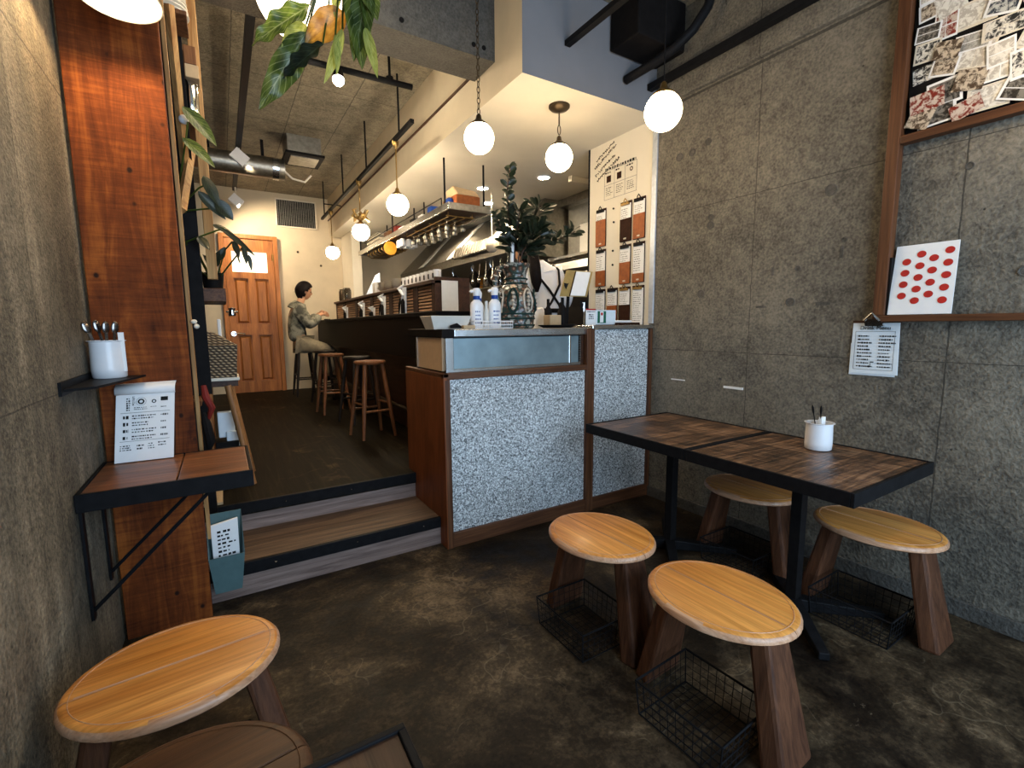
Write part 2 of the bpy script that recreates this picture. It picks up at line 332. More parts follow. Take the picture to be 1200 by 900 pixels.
# ------------------------------------------------------------------ mesh builder
class MB:
    def __init__(s): s.v = []; s.f = []; s.mi = []; s.uv = {}; s.cur = 0
    def add(s, vs, fs):
        o = len(s.v); s.v += [Vector(x) for x in vs]
        for f in fs: s.f.append([i + o for i in f]); s.mi.append(s.cur)
        return s
    def box(s, x0, x1, y0, y1, z0, z1):
        return s.add([(x0,y0,z0),(x1,y0,z0),(x1,y1,z0),(x0,y1,z0),(x0,y0,z1),(x1,y0,z1),(x1,y1,z1),(x0,y1,z1)],
            [(0,3,2,1),(4,5,6,7),(0,1,5,4),(1,2,6,5),(2,3,7,6),(3,0,4,7)])
    def hull8(s, bot, top):
        return s.add(list(bot) + list(top), [(0,3,2,1),(4,5,6,7),(0,1,5,4),(1,2,6,5),(2,3,7,6),(3,0,4,7)])
    def obox(s, c, R, hx, hy, hz):
        c = Vector(c); vs = []
        for z in (-hz, hz):
            for x, y in ((-hx,-hy),(hx,-hy),(hx,hy),(-hx,hy)): vs.append(c + R @ Vector((x, y, z)))
        return s.add(vs, [(0,3,2,1),(4,5,6,7),(0,1,5,4),(1,2,6,5),(2,3,7,6),(3,0,4,7)])
    def tube(s, pts, r, n=8, closed=False, caps=True):
        pts = [Vector(p) for p in pts]; k = len(pts)
        rs = r if isinstance(r, (list, tuple)) else [r] * k
        t0 = (pts[1] - pts[0]).normalized()
        up = Vector((0,0,1)) if abs(t0.z) < .9 else Vector((1,0,0))
        u = t0.cross(up).normalized(); vs = []; prev = t0
        for i, p in enumerate(pts):
            if closed: t = (pts[(i+1)%k] - pts[i-1]).normalized()
            else: t = (pts[min(i+1,k-1)] - pts[max(i-1,0)]).normalized()
            q = prev.rotation_difference(t); u = q @ u; prev = t; w = t.cross(u)
            for j in range(n):
                a = 2*pi*j/n; vs.append(p + (u*cos(a) + w*sin(a)) * rs[i])
        fs = []
        for i in range(k if closed else k-1):
            a = i*n; b = ((i+1) % k)*n
            for j in range(n): fs.append((a+j, a+(j+1)%n, b+(j+1)%n, b+j))
        if caps and not closed:
            fs.append(tuple(range(n-1,-1,-1))); fs.append(tuple((k-1)*n + j for j in range(n)))
        return s.add(vs, fs)
    def cyl(s, p0, p1, r0, r1=None, n=20): return s.tube([p0, p1], [r0, r0 if r1 is None else r1], n)
    def lathe(s, prof, c=(0,0,0), n=32, R=None, sx=1, sy=1, caps=True):
        c = Vector(c); vs = []
        for r, z in prof:
            for j in range(n):
                a = 2*pi*j/n; p = Vector((r*cos(a)*sx, r*sin(a)*sy, z)); vs.append(c + (R @ p if R else p))
        fs = []
        for i in range(len(prof)-1):
            for j in range(n): fs.append((i*n+j, i*n+(j+1)%n, (i+1)*n+(j+1)%n, (i+1)*n+j))
        if caps:
            fs.append(tuple(range(n-1,-1,-1))); fs.append(tuple((len(prof)-1)*n + j for j in range(n)))
        return s.add(vs, fs)
    def ball(s, c, r, n=24, m=14, sc=(1,1,1), R=None):
        pr = [(max(1e-4, sin(pi*i/m)), -cos(pi*i/m)) for i in range(m+1)]
        c = Vector(c); vs = []
        for a, z in pr:
            for j in range(n):
                t = 2*pi*j/n; p = Vector((a*cos(t)*sc[0]*r, a*sin(t)*sc[1]*r, z*sc[2]*r)); vs.append(c + (R @ p if R else p))
        fs = [(i*n+j, i*n+(j+1)%n, (i+1)*n+(j+1)%n, (i+1)*n+j) for i in range(m) for j in range(n)]
        return s.add(vs, fs)
    def leaf(s, a, b, width, nrm, curl=.15, wavy=0, fold=.2, nu=10, blunt=1.0, ex=.8):
        a = Vector(a); b = Vector(b); d = b - a; L = d.length; d.normalize(); nrm = Vector(nrm)
        side = d.cross(nrm).normalized(); nn = side.cross(d).normalized(); o = len(s.v)
        ph = random.random() * 6
        for i in range(nu + 1):
            t = i/nu; w = width * (max(0, sin(pi * t ** (.75 * blunt))) ** ex if 0 < t < 1 else .02)
            w = max(w, width*.02)
            for j in range(5):
                q = (j-2)/2
                wv = wavy * width * sin(t*22 + ph + (q > 0) * 2) * abs(q)
                p = a + d*L*t + side*q*(w*.5 + wv*.3*(1 if q > 0 else -1)*0) * (1 + .0) + nn*(fold*abs(q)*w*.5 - curl*L*t*t + wv*.5) + side * (0.12 * wv if abs(q) == 1 else 0)
                s.v.append(p)
        for i in range(nu):
            for j in range(4):
                f = [o+i*5+j, o+i*5+j+1, o+(i+1)*5+j+1, o+(i+1)*5+j]
                s.uv[len(s.f)] = [(i/nu, j/4), (i/nu, (j+1)/4), ((i+1)/nu, (j+1)/4), ((i+1)/nu, j/4)]
                s.f.append(f); s.mi.append(s.cur)
        return s
    def build(s, name, mat, parent=None, smooth=False, bevel=0, local=False, origin=None, solid=0):
        me = bpy.data.meshes.new(name)
        if parent is not None: off = Vector((0,0,0)) if local else wloc(parent)
        elif origin is not None: off = Vector(origin)
        elif local: off = Vector((0,0,0))
        else:
            xs = [p.x for p in s.v]; ys = [p.y for p in s.v]; zs = [p.z for p in s.v]
            off = Vector(((min(xs)+max(xs))/2, (min(ys)+max(ys))/2, min(zs)))
        me.from_pydata([tuple(p - off) for p in s.v], [], s.f); me.update()
        mats = mat if isinstance(mat, (list, tuple)) else [mat]
        for m in mats: me.materials.append(m)
        if len(mats) > 1:
            for i, p in enumerate(me.polygons): p.material_index = s.mi[i]
        if s.uv:
            ul = me.uv_layers.new(name='UVMap')
            for fi, uvs in s.uv.items():
                for k, li in enumerate(me.polygons[fi].loop_indices): ul.data[li].uv = uvs[k]
        if smooth:
            me.polygons.foreach_set('use_smooth', [True]*len(me.polygons))
            try: me.set_sharp_from_angle(angle=radians(42))
            except Exception: pass
        o = bpy.data.objects.new(name, me); COL.objects.link(o)
        if parent is not None: o.parent = parent
        else: o.location = off
        if solid:
            md = o.modifiers.new('solid', 'SOLIDIFY'); md.thickness = solid; md.offset = 0
        if bevel:
            md = o.modifiers.new('bevel', 'BEVEL'); md.width = bevel; md.segments = 2; md.limit_method = 'ANGLE'; md.angle_limit = radians(40)
            md.harden_normals = False
        return o
def wloc(o):
    v = Vector((0,0,0))
    while o is not None: v = v + o.location; o = o.parent
    return v
def tag(o, label, cat, group=None):
    o['label'] = label; o['category'] = cat
    if group: o['group'] = group
    return o
def thing(name, loc, label, cat, group=None):
    o = bpy.data.objects.new(name, None); COL.objects.link(o); o.location = loc; o.empty_display_size = .05
    return tag(o, label, cat, group)
def struct(o): o['kind'] = 'structure'; return o
def kids(o): return [c for c in bpy.data.objects if c.parent == o]
def dup(o, loc=None, rotz=None, label=None, parent=None):
    c = o.copy(); COL.objects.link(c)
    if parent is not None: c.parent = parent
    for ch in kids(o): dup(ch, parent=c)
    if loc is not None: c.location = loc
    if rotz is not None: c.rotation_euler = (0, 0, rotz)
    if label: c['label'] = label
    return c
def plab(o, l): o['label'] = l; return o
def rz(a): return Matrix.Rotation(a, 3, 'Z')
def marks(mb, o, u, v, w, h, rows, n=8, fill=.5, seed=1, thick=.0004, ragged=True):
    """rows of small printed strokes on the plane o + u*x - v*y"""
    rnd = random.Random(seed); o = Vector(o); u = Vector(u).normalized(); v = Vector(v).normalized(); nn = u.cross(v).normalized()
    for r in range(rows):
        y = h * (r + .5) / rows; x = 0; rh = h / rows * fill
        end = w * (rnd.uniform(.6, 1) if ragged else 1)
        while x < end:
            ww = w / n * rnd.uniform(.35, 1.1); ww = min(ww, end - x)
            hh = rh * rnd.uniform(.5, 1)
            c = o + u*(x + ww/2) - v*y
            mb.obox(c, Matrix((u, v, nn)).transposed(), ww/2*.82, hh/2, thick)
            x += ww * 1.0 + w / n * rnd.uniform(.05, .35)
    return mb
def text(name, s, o, u, v, size, mat, parent, thick=.0006):
    cu = bpy.data.curves.new(name, 'FONT'); cu.body = s; cu.size = size; cu.extrude = thick; cu.align_x = 'CENTER'
    t = bpy.data.objects.new(name, cu); me = bpy.data.meshes.new_from_object(t); bpy.data.objects.remove(t)
    u = Vector(u).normalized(); v = Vector(v).normalized(); nn = u.cross(v)
    Rm = Matrix((u, v, nn)).transposed().to_4x4(); off = Vector(o) - (wloc(parent) if parent else Vector((0,0,0)))
    me.transform(Matrix.Translation(off) @ Rm); me.materials.clear(); me.materials.append(mat)
    ob = bpy.data.objects.new(name, me); COL.objects.link(ob)
    if parent: ob.parent = parent
    return ob

XL, XR = -.44, 2.716
# ------------------------------------------------------------------ the setting
CZ = 3.32
struct(MB().box(XL-.1, XR+.1, -1.6, 3.3, -.1, 0).build('floor', M['floor']))
struct(MB().box(XL-.1, 3.75, 2.94, 8.3, .26, .33).build('floor', M['plank']))['label'] = 'raised dark plank floor of the back room'
struct(MB().box(XL-.1, 3.75, -1.6, 8.3, CZ, CZ+.1).build('ceiling', M['conc_c']))
struct(MB().box(XL-.1, XL, -1.6, 8.3, 0, CZ).build('wall_left', M['conc_l']))
w = struct(MB().box(XR, XR+.1, -1.6, 2.47, 0, CZ).build('wall_right', M['conc_r']))
MB().box(XR-.035, XR, -1.6, 2.43, 2.79, CZ).build('wall_band', M['conc_r'], w, bevel=.006)
# form tie holes and chips in the concrete: shallow rings
holes = MB()
for y, z, r in ((1.02,2.43,.02),(1.28,1.98,.024),(1.06,2.0,.014),(2.24,2.42,.022),(2.14,2.42,.02),(2.02,2.45,.018),(1.98,1.93,.02),(2.03,1.50,.022),(1.33,1.62,.008),(.42,1.25,.012),(.55,1.5,.018),(1.45,1.42,.02),(1.98,1.98,.016),(.75,1.95,.012),(1.86,.95,.008),(1.2,1.72,.01),(1.42,1.60,.012)):
    R = Matrix.Rotation(-pi/2, 3, 'Y')
    holes.lathe([(r*1.25, -.001), (r*1.2, .004), (r, .004), (r*.9, .0015), (r*.3,.001)], (XR-.0005, y, z), 14, R)
holes.build('tie_hole', M['conc_b'], w, smooth=True)
pl = MB()
for y, z, a, b in ((1.28,1.405,.035,.008),(1.62,1.40,.025,.006),(1.21,1.66,.008,.03),(1.56,1.60,.007,.022),(1.10,1.345,.005,.01)):
    pl.box(XR-.003, XR, y-a, y+a, z-b, z+b)
pl.build('form_tie_scar', M['conc_b'], w)
# clean bright chips low on the wall
MB().box(XR-.004, XR, 2.13, 2.245, .912, .919).build('bright_chip', M['paper'], w)
struct(MB().box(XR-.018, XR, -1.6, 2.43, 0, .075).build('baseboard_right', M['conc_b'], bevel=.004))
# kitchen partition with the white menu face, and kitchen walls
part = struct(MB().box(XR, XR+.12, 2.47, 3.155, 0, 2.75).build('wall_right', M['plaster_w']))
MB().box(XR-.012, XR+.03, 2.425, 2.47, 1.31, 2.75).build('corner_strip', plain('galvanised_strip', (.55,.60,.68), .35, .5), part, bevel=.003)
MB().box(XR-.006, XR+.124, 3.150, 3.165, 0, 2.75).build('edge_strip', M['black'], part)
struct(MB().box(3.62, 3.75, 2.47, 8.3, .33, 2.75).build('wall_right', M['plaster']))['label'] = 'kitchen side wall'
struct(MB().box(XR+.12, 3.62, 3.0, 3.1, .33, 2.75).build('wall_front', M['plaster']))
wb = struct(MB().box(XL-.1, 3.75, 8.14, 8.3, .33, CZ).build('wall_back', M['plaster']))
# dropped kitchen ceiling block
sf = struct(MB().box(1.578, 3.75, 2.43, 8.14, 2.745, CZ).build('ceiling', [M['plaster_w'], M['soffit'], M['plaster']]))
me = sf.data
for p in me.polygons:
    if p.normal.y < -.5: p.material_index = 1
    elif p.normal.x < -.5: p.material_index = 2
sf['label'] = 'dropped plaster ceiling over the kitchen'
MB().box(1.566, 1.578, 3.0, 8.14, 2.98, 2.995).build('groove_strip', M['barwood'], sf)
MB().box(3.0, 3.62, 3.75, 3.80, 2.69, 2.745).build('ceiling_rib', M['plaster_w'], sf)
MB().box(3.45, 3.62, 3.16, 8.14, 2.66, 2.745).build('ceiling_rib', M['steel_dark'], sf)
# cross beam
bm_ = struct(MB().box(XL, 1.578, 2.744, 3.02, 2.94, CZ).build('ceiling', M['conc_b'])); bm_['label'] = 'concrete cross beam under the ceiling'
hb = MB()
for x in (1.43, 1.50, .98): hb.lathe([(.014, 0), (.014, .004), (.009,.004), (.006,.002)], (x, 2.744, 3.0), 12, Matrix.Rotation(pi/2, 3, 'X'))
hb.build('tie_hole', M['blackmat'], bm_)
# storefront behind the camera: frame around a big opening
wf = struct(MB().box(XL-.1, XR+.1, -1.6, -1.5, 0, .35).box(XL-.1, XR+.1, -1.6, -1.5, 2.75, CZ).box(XL-.1, -.2, -1.6, -1.5, .35, 2.75).box(2.5, XR+.1, -1.6, -1.5, .35, 2.75).build('wall_front', M['conc_b']))
# steps
st = struct(MB().box(XL, 1.04, 2.545, 2.98, .012, .158).build('floor', M['riser'])); st['label'] = 'lower wooden step'
MB().box(XL, 1.04, 2.528, 2.96, .150, .166).build('tread', M['stepw'], st, bevel=.003)
MB().box(XL, 1.04, 2.520, 2.545, .105, .168).build('nosing', M['black'], st, bevel=.003)
MB().box(XL, 1.04, 2.530, 2.56, 0, .105).build('riser', M['riser'], st)
sc_ = MB()
for x in (.15, .55, .93): sc_.ball((x, 2.519, .138), .005, 8, 6)
sc_.build('screw', M['chrome'], st)
st2 = struct(MB().box(XL, 1.578, 2.95, 3.0, .16, .26).build('floor', M['riser'])); st2['label'] = 'upper riser of the raised floor'
MB().box(XL, 1.07, 2.930, 2.955, .268, .333).build('nosing', M['black'], st2, bevel=.003)
sc_ = MB()
for x in (.25, .62): sc_.ball((x, 2.929, .30), .004, 8, 6)
sc_.build('screw', M['chrome'], st2)
struct(MB().box(XR-.03, XR, 2.43, 2.44, 0, .09).build('baseboard_back', M['trim']))

# ------------------------------------------------------------------ back door
dr = struct(bpy.data.objects.new('door_1', None)); COL.objects.link(dr); dr.location = (.43, 8.14, .33)
yD = 8.14
fr = MB().box(.05, .112, yD-.085, yD, .33, 2.66).box(.748, .81, yD-.085, yD, .33, 2.66).box(.112, .748, yD-.085, yD, 2.60, 2.66)
fr.build('door_frame', M['door'], dr, bevel=.006)
lf = MB(); y0, y1 = yD-.062, yD-.004
xs = (.115, .20, .39, .47, .66, .745); z0d, z1d = .335, 2.60
for a, b in ((0,1),(4,5)): lf.box(xs[a], xs[b], y0, y1, z0d, z1d-.002)
lf.box(xs[2], xs[3], y0, y1, .50, 1.20).box(xs[2], xs[3], y0, y1, 1.36, 2.03)
for za, zb in ((.335,.50),(1.20,1.36),(2.03,2.12),(2.42,2.60)): lf.box(xs[1], xs[4], y0, y1, za, zb)
lf.build('door_leaf', M['door'], dr)
for xa, xb in ((xs[1], xs[2]), (xs[3], xs[4])):
    for za, zb in ((.50, 1.20), (1.36, 2.03)):
        MB().box(xa, xb, yD-.02, yD-.004, za, zb).hull8([(xa+.045,yD-.05,za+.045),(xb-.045,yD-.05,za+.045),(xb-.02,yD-.02,za+.02),(xa+.02,yD-.02,za+.02)],
            [(xa+.045,yD-.05,zb-.045),(xb-.045,yD-.05,zb-.045),(xb-.02,yD-.02,zb-.02),(xa+.02,yD-.02,zb-.02)]).build('door_panel', M['door'], dr)
MB().box(xs[1], xs[4], yD-.022, yD-.010, 2.12, 2.42).build('door_window', M['pane'], dr)
MB().cyl((.155, yD-.06, 1.22), (.155, yD-.12, 1.22), .016).tube([(.155, yD-.115, 1.22), (.22, yD-.12, 1.225), (.30, yD-.115, 1.215)], .012, 8).cyl((.155, yD-.06, 1.22), (.155, yD-.068, 1.22), .035).build('door_handle', M['chrome'], dr, smooth=True)
MB().cyl((.735, yD-.07, 2.30), (.735, yD-.07, 2.40), .012).build('hinge', M['brass'], dr)

# wall vent
vt = thing('wall_vent', (1.11, 8.14, 3.03), 'black louvred vent grille high on the cream back wall', 'vent')
MB().box(.83, 1.39, 8.125, 8.14, 2.83, 3.24).build('backing', M['blackmat'], vt)
v_ = MB()
for i in range(21): v_.box(.855+i*.025, .863+i*.025, 8.112, 8.127, 2.85, 3.22)
v_.build('louvre', M['steel_dark'], vt)
MB().box(.82, 1.40, 8.11, 8.14, 3.225, 3.245).box(.82, 1.40, 8.11, 8.14, 2.825, 2.845).box(.82, .84, 8.11, 8.14, 2.825, 3.245).box(1.38, 1.40, 8.11, 8.14, 2.825, 3.245).build('vent_frame', M['cream'], vt, bevel=.004)
for x, z in ((1.10, 2.47), (1.43, 2.28)):
    tag(MB().ball((x, 8.137, z), .018, 10, 6).build('wall_hook', M['bronze']), 'small dark hook on the back wall, ' + ('the one under the vent' if x < 1.2 else 'the one behind the far pendant'), 'hook')
tag(MB().tube([(1.0,8.13,1.86),(1.05,8.10,1.9),(1.10,8.12,1.85),(1.13,8.13,1.80)], .01, 6).build('coat_hook', M['cream'], smooth=True), 'pale coat hook on the back wall behind the seated person', 'hook')

# ------------------------------------------------------------------ counter front
ct = thing('service_counter', (1.87, 2.46, 0), 'service counter faced with speckled grey panels and brown wood trim', 'counter')
MB().box(1.04, 1.066, 2.45, 3.07, 0, 1.012).box(1.04, 1.062, 2.428, 2.45, 0, 1.012).build('side_board', M['counterside'], ct, bevel=.003)
MB().box(1.062, 2.716, 2.452, 2.47, .05, 1.0).box(2.15, 2.716, 2.452, 2.47, 1.0, 1.27).build('speckled_panel', M['terrazzo'], ct)
MB().box(1.062, 2.70, 2.432, 2.47, 0, .088).build('bottom_rail', M['trimx'], ct, bevel=.004)
MB().box(1.04, 2.125, 2.43, 2.47, 1.0, 1.036).box(1.04, 1.075, 2.43, 3.07, 1.012, 1.036).build('top_rail', M['trimx'], ct, bevel=.004)
for xa, xb, zt in ((1.046, 1.08, 1.0), (2.085, 2.125, 1.275), (2.128, 2.152, 1.275), (2.690, 2.715, 1.275)):
    MB().box(xa, xb, 2.427, 2.47, 0.0, zt).build('post', M['trim'], ct, bevel=.003)
MB().box(1.075, 2.07, 2.47, 3.07, .9, 1.02).box(2.07, 2.716, 2.47, 3.0, 1.0, 1.262).build('body', M['barwood'], ct)
stl = thing('steel_fridge_unit', (1.55, 2.5, 1.036), 'low stainless steel refrigerated case with blue-grey sliding panel on the service counter', 'refrigerator')
MB().box(1.075, 2.06, 2.482, 2.90, 1.036, 1.235).build('case', M['blackmat'], stl)
MB().box(1.125, 1.96, 2.470, 2.482, 1.055, 1.232).build('front_panel', M['zinc'], stl, bevel=.002)
MB().box(1.975, 2.045, 2.470, 2.482, 1.055, 1.232).build('front_panel', M['zinc'], stl, bevel=.002)
MB().box(1.96, 1.975, 2.462, 2.482, 1.045, 1.235).box(1.072, 2.06, 2.462, 2.482, 1.036, 1.055).box(1.072, 1.12, 2.460, 2.49, 1.036, 1.235).build('steel_frame', M['chrome'], stl, bevel=.002)
sp = MB()
for i in range(12): sp.box(2.05, 2.062, 2.464, 2.472, 1.05+i*.0155, 1.059+i*.0155)
sp.build('vent_slot', M['chrome'], stl)
MB().box(1.064, 1.075, 2.495, 2.885, 1.045, 1.235).build('beige_side_panel', M['beige'], stl)
MB().box(1.058, 1.075, 2.885, 2.9, 1.036, 1.235).build('side_trim', M['chrome'], stl)
tp = thing('steel_worktop', (1.6, 2.6, 1.235), 'long stainless steel worktop along the service counter, ' + 'carrying the vase and bottles', 'worktop')
MB().box(1.12, 2.10, 2.445, 3.02, 1.238, 1.285).build('top', M['steel'], tp, bevel=.006)
MB().box(1.048, 1.12, 2.452, 3.02, 1.238, 1.285).build('black_end', M['blackmat'], tp, bevel=.004)
tag(MB().box(2.126, 2.716, 2.42, 3.02, 1.275, 1.300).build('pickup_shelf', M['steel'], bevel=.004), 'raised steel shelf at the wall end of the service counter', 'shelf')

# ------------------------------------------------------------------ bar
br = thing('bar_counter', (1.6, 5.3, .33), 'long black bar counter where a person sits, running to the back room', 'bar counter')
MB().box(1.28, 1.75, 3.09, 7.95, 1.375, 1.41).build('top', M['darkcounter'], br, bevel=.005)
MB().box(1.30, 1.33, 3.09, 7.95, 1.05, 1.375).build('fascia', M['darkcounter'], br)
MB().box(1.48, 1.52, 3.09, 7.95, .33, 1.375).build('front_panel', M['barwood'], br)
MB().box(1.33, 1.48, 3.09, 3.11, 1.05, 1.375).build('end_bracket', M['darkcounter'], br)
MB().tube([(1.40, 3.12, .55), (1.40, 7.9, .55)], .018, 10).build('foot_rail', M['bronze'], br, smooth=True)
sl = thing('slatted_screen', (1.52, 5.5, 1.41), 'low screen of pale slats in a dark frame standing on the bar counter', 'screen')
yS0, yS1 = 3.62, 7.45
MB().box(1.49, 1.53, yS0, yS1, 1.41, 1.425).build('bottom_rail', M['barwood'], sl)
MB().box(1.46, 1.64, yS0-.02, yS1, 1.645, 1.675).build('cap_board', M['barwood'], sl, bevel=.004)
pan = [(3.68, 4.0), (4.12, 4.72), (4.84, 5.44), (5.56, 6.16), (6.28, 6.86), (6.98, 7.40)]
for a, b in zip([3.62]+[p[1] for p in pan], [p[0] for p in pan]+[7.45]):
    MB().box(1.49, 1.53, a, b, 1.425, 1.645).build('screen_post', M['barwood'], sl)
for a, b in pan:
    s_ = MB()
    for i in range(8): s_.obox((1.503, (a+b)/2, 1.44+i*.027), Matrix.Rotation(.25, 3, 'Y'), .006, (b-a)/2, .0085)
    s_.build('slat_panel', M['slat'], sl)
    MB().box(1.522, 1.53, a, b, 1.425, 1.645).build('panel_back', M['barwood'], sl)
MB().box(1.49, 1.80, 3.60, 3.62, 1.41, 1.70).build('end_board', M['barwood'], sl)
tag(MB().box(1.545, 1.69, 3.594, 3.599, 1.30+.11, 1.672).build('paper_sheet', M['paper']), 'blank white paper sheet fixed to the dark end of the slatted screen', 'paper')

# bar stools
def bar_stool(legm, seatm, loc, rot, label):
    t = thing('bar_stool', (0,0,0), label, 'stool', None)
    MB().lathe([(.118,.645),(.134,.650),(.137,.665),(.130,.676),(.08,.672),(.02,.670)], (0,0,0), 32).build('seat', seatm, t, smooth=True, local=True)
    for sx, sy in ((-1,-1),(1,-1),(1,1),(-1,1)):
        MB().tube([(sx*.078, sy*.078, .648), (sx*.105, sy*.105, .40), (sx*.148, sy*.148, 0)], [.017,.021,.013], 10).build('leg', legm, t, smooth=True, local=True)
    def P(sx, sy, z): k = .078 + (.648-z)/.648*.07; return (sx*k, sy*k, z)
    for a, b, z in (((-1,-1),(1,-1),.24),((1,1),(-1,1),.24),((-1,-1),(-1,1),.30),((1,-1),(1,1),.30)):
        MB().tube([P(*a,z), P(*b,z)], .010, 8).build('stretcher', legm, t, smooth=True, local=True)
    t.location = loc; t.rotation_euler = (0,0,rot); return t
s0 = bar_stool(M['stoolleg'], M['stoolleg'], (1.10, 4.20, .33), .15, 'copper-brown wooden bar stool nearest the service counter')
s0['group'] = 'round bar stools at the bar'
dup(s0, (1.04, 5.62, .33), .1, 'copper-brown bar stool further back, next to the person')
b0 = bar_stool(M['stoolblk'], M['stoolblk'], (1.16, 4.92, .33), .3, 'black-brown bar stool between the two copper-brown stools')
dup(b0, (.99, 7.34, .33), 0.05, 'black-brown bar stool the person sits on')
dup(b0, (1.12, 6.45, .33), .2, 'black-brown bar stool tucked at the bar beside the person')

# ------------------------------------------------------------------ oval stools + baskets
def half_oval(mb, a, b, z0, z1, side, gap=.0015, ch=.012):
    levels = [(0.965, z0), (1.0, z0+.006), (1.0, z1-ch), (.995-ch/b*.4, z1-ch*.35), (1-ch/b*1.2, z1)]
    n = 22; ring = []
    for k, (sc, z) in enumerate(levels):
        pts = []
        for i in range(n+1):
            t = pi*i/n; x = a*sc*cos(t); y = b*sc*sin(t)
            pts.append((x, max(gap, y)*side, z))
        ring.append(pts)
    vs = [p for r in ring for p in r]; m = n+1; fs = []
    for k in range(len(levels)-1):
        for i in range(n):
            f = (k*m+i, k*m+i+1, (k+1)*m+i+1, (k+1)*m+i); fs.append(f if side > 0 else f[::-1])
        f = (k*m+n, k*m, (k+1)*m, (k+1)*m+n); fs.append(f if side > 0 else f[::-1])
    top = tuple((len(levels)-1)*m+i for i in range(m)); bot = tuple(range(m))
    fs.append(top if side > 0 else top[::-1]); fs.append(bot[::-1] if side > 0 else bot)
    mb.add(vs, fs)
def oval_stool(seatm, edgem, label):
    t = thing('oval_stool', (0,0,0), label, 'stool')
    for side in (1, -1):
        mb = MB(); half_oval(mb, .239, .205, .402, .430, side)
        o = mb.build('seat_board', [seatm, edgem], t, smooth=True, local=True)
        for p in o.data.polygons:
            if p.normal.z < .9: p.material_index = 1
    # raised pale line following the rim, a highlight put into the edge colour
    pts = [(.215*cos(a), .182*sin(a), .4302) for a in [2*pi*i/48 for i in range(48)]]
    MB().tube(pts, .0012, 5, closed=True).build('seat_highlight_line', edgem, o, local=True)
    MB().tube([(-.205, .0045, .4302), (.205, .0045, .4302)], .0014, 5).build('seat_highlight_line', edgem, o, local=True)  # lighter centre strip paints the highlight along the seat joint
    for sx in (1, -1):
        # slab leg, splayed outwards, wider at the floor
        b = [(sx*.205,-.095,0),(sx*.272,-.085,0),(sx*.272,.085,0),(sx*.205,.095,0)]
        tt = [(sx*.125,-.062,.404),(sx*.185,-.056,.404),(sx*.185,.056,.404),(sx*.125,.062,.404)]
        if sx < 0: b = b[::-1]; tt = tt[::-1]
        MB().hull8(b, tt).build('leg', M['leg'], t, local=True, bevel=.012)
    MB().box(-.16, .16, -.02, .02, .375, .402).build('cross_rail', M['leg'], t, local=True)
    return t
def wire_basket(label):
    t = thing('wire_basket', (0,0,0), label, 'basket', 'wire baskets under the oval stools')
    lx, ly, h = .135, .155, .125; r = .0035
    m = MB()
    for z, k, rr in ((.006, .93, .0028), (h, 1, .004)):
        c = [(-lx*k,-ly*k,z),(lx*k,-ly*k,z),(lx*k,ly*k,z),(-lx*k,ly*k,z)]
        for i in range(4): m.tube([c[i], c[(i+1)%4]], rr, 5)
    m.build('rim', M['black'], t, local=True, smooth=True)
    w = MB(); rr = .0014
    for i in range(1, 10):
        y = -ly + 2*ly*i/10; w.tube([(-lx, y, h), (-lx*.93, y*.93, .004), (lx*.93, y*.93, .004), (lx, y, h)], rr, 4)
    for i in range(1, 9):
        x = -lx + 2*lx*i/9; w.tube([(x, -ly, h), (x*.93, -ly*.93, .004), (x*.93, ly*.93, .004), (x, ly, h)], rr, 4)
    for z in (.035, .065, .095):
        k = .93 + .07*z/h; c = [(-lx*k,-ly*k,z),(lx*k,-ly*k,z),(lx*k,ly*k,z),(-lx*k,ly*k,z)]
        w.tube(c, rr, 4, closed=True)
    for sx in (-1, 1):
        for sy in (-1, 1): w.tube([(sx*lx, sy*ly, h), (sx*lx*.93, sy*ly*.93, .004)], .0025, 5)
    w.build('wire_mesh', M['black'], t, local=True)
    return t
os1 = oval_stool(M['seat'], M['seat_rim_highlight'], 'oval oak stool nearest the service counter, left of the table')
os1.location = (1.31, 1.426, 0); os1.rotation_euler = (0,0,1.622)
os1['group'] = 'oval oak stools'
dup(os1, (1.326, .874, 0), 1.621, 'oval oak stool in the right foreground, at the near end of the table')
dup(os1, (2.375, 1.42, 0), 1.57, 'oval oak stool behind the table, between its two legs')
dup(os1, (2.38, .84, 0), 1.58, 'oval oak stool by the right wall, partly under the table corner')
dup(os1, (-.157, 1.429, 0), .1, 'oval oak stool in the left foreground beside the left wall')
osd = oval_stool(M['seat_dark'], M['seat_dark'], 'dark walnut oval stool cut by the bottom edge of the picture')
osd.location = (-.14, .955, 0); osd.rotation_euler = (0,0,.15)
wb1 = wire_basket('black wire basket under the oak stool nearest the service counter'); wb1.location = (1.225, 1.43, 0)
dup(wb1, (1.235, .86, 0), .05, 'black wire basket under the right foreground oak stool')
dup(wb1, (2.32, 1.42, 0), 0, 'black wire basket under the stool behind the table')
dup(wb1, (2.30, .84, 0), 0, 'black wire basket under the stool by the right wall')
dup(wb1, (-.157, 1.37, 0), 1.62, 'black wire basket under the left foreground oak stool')

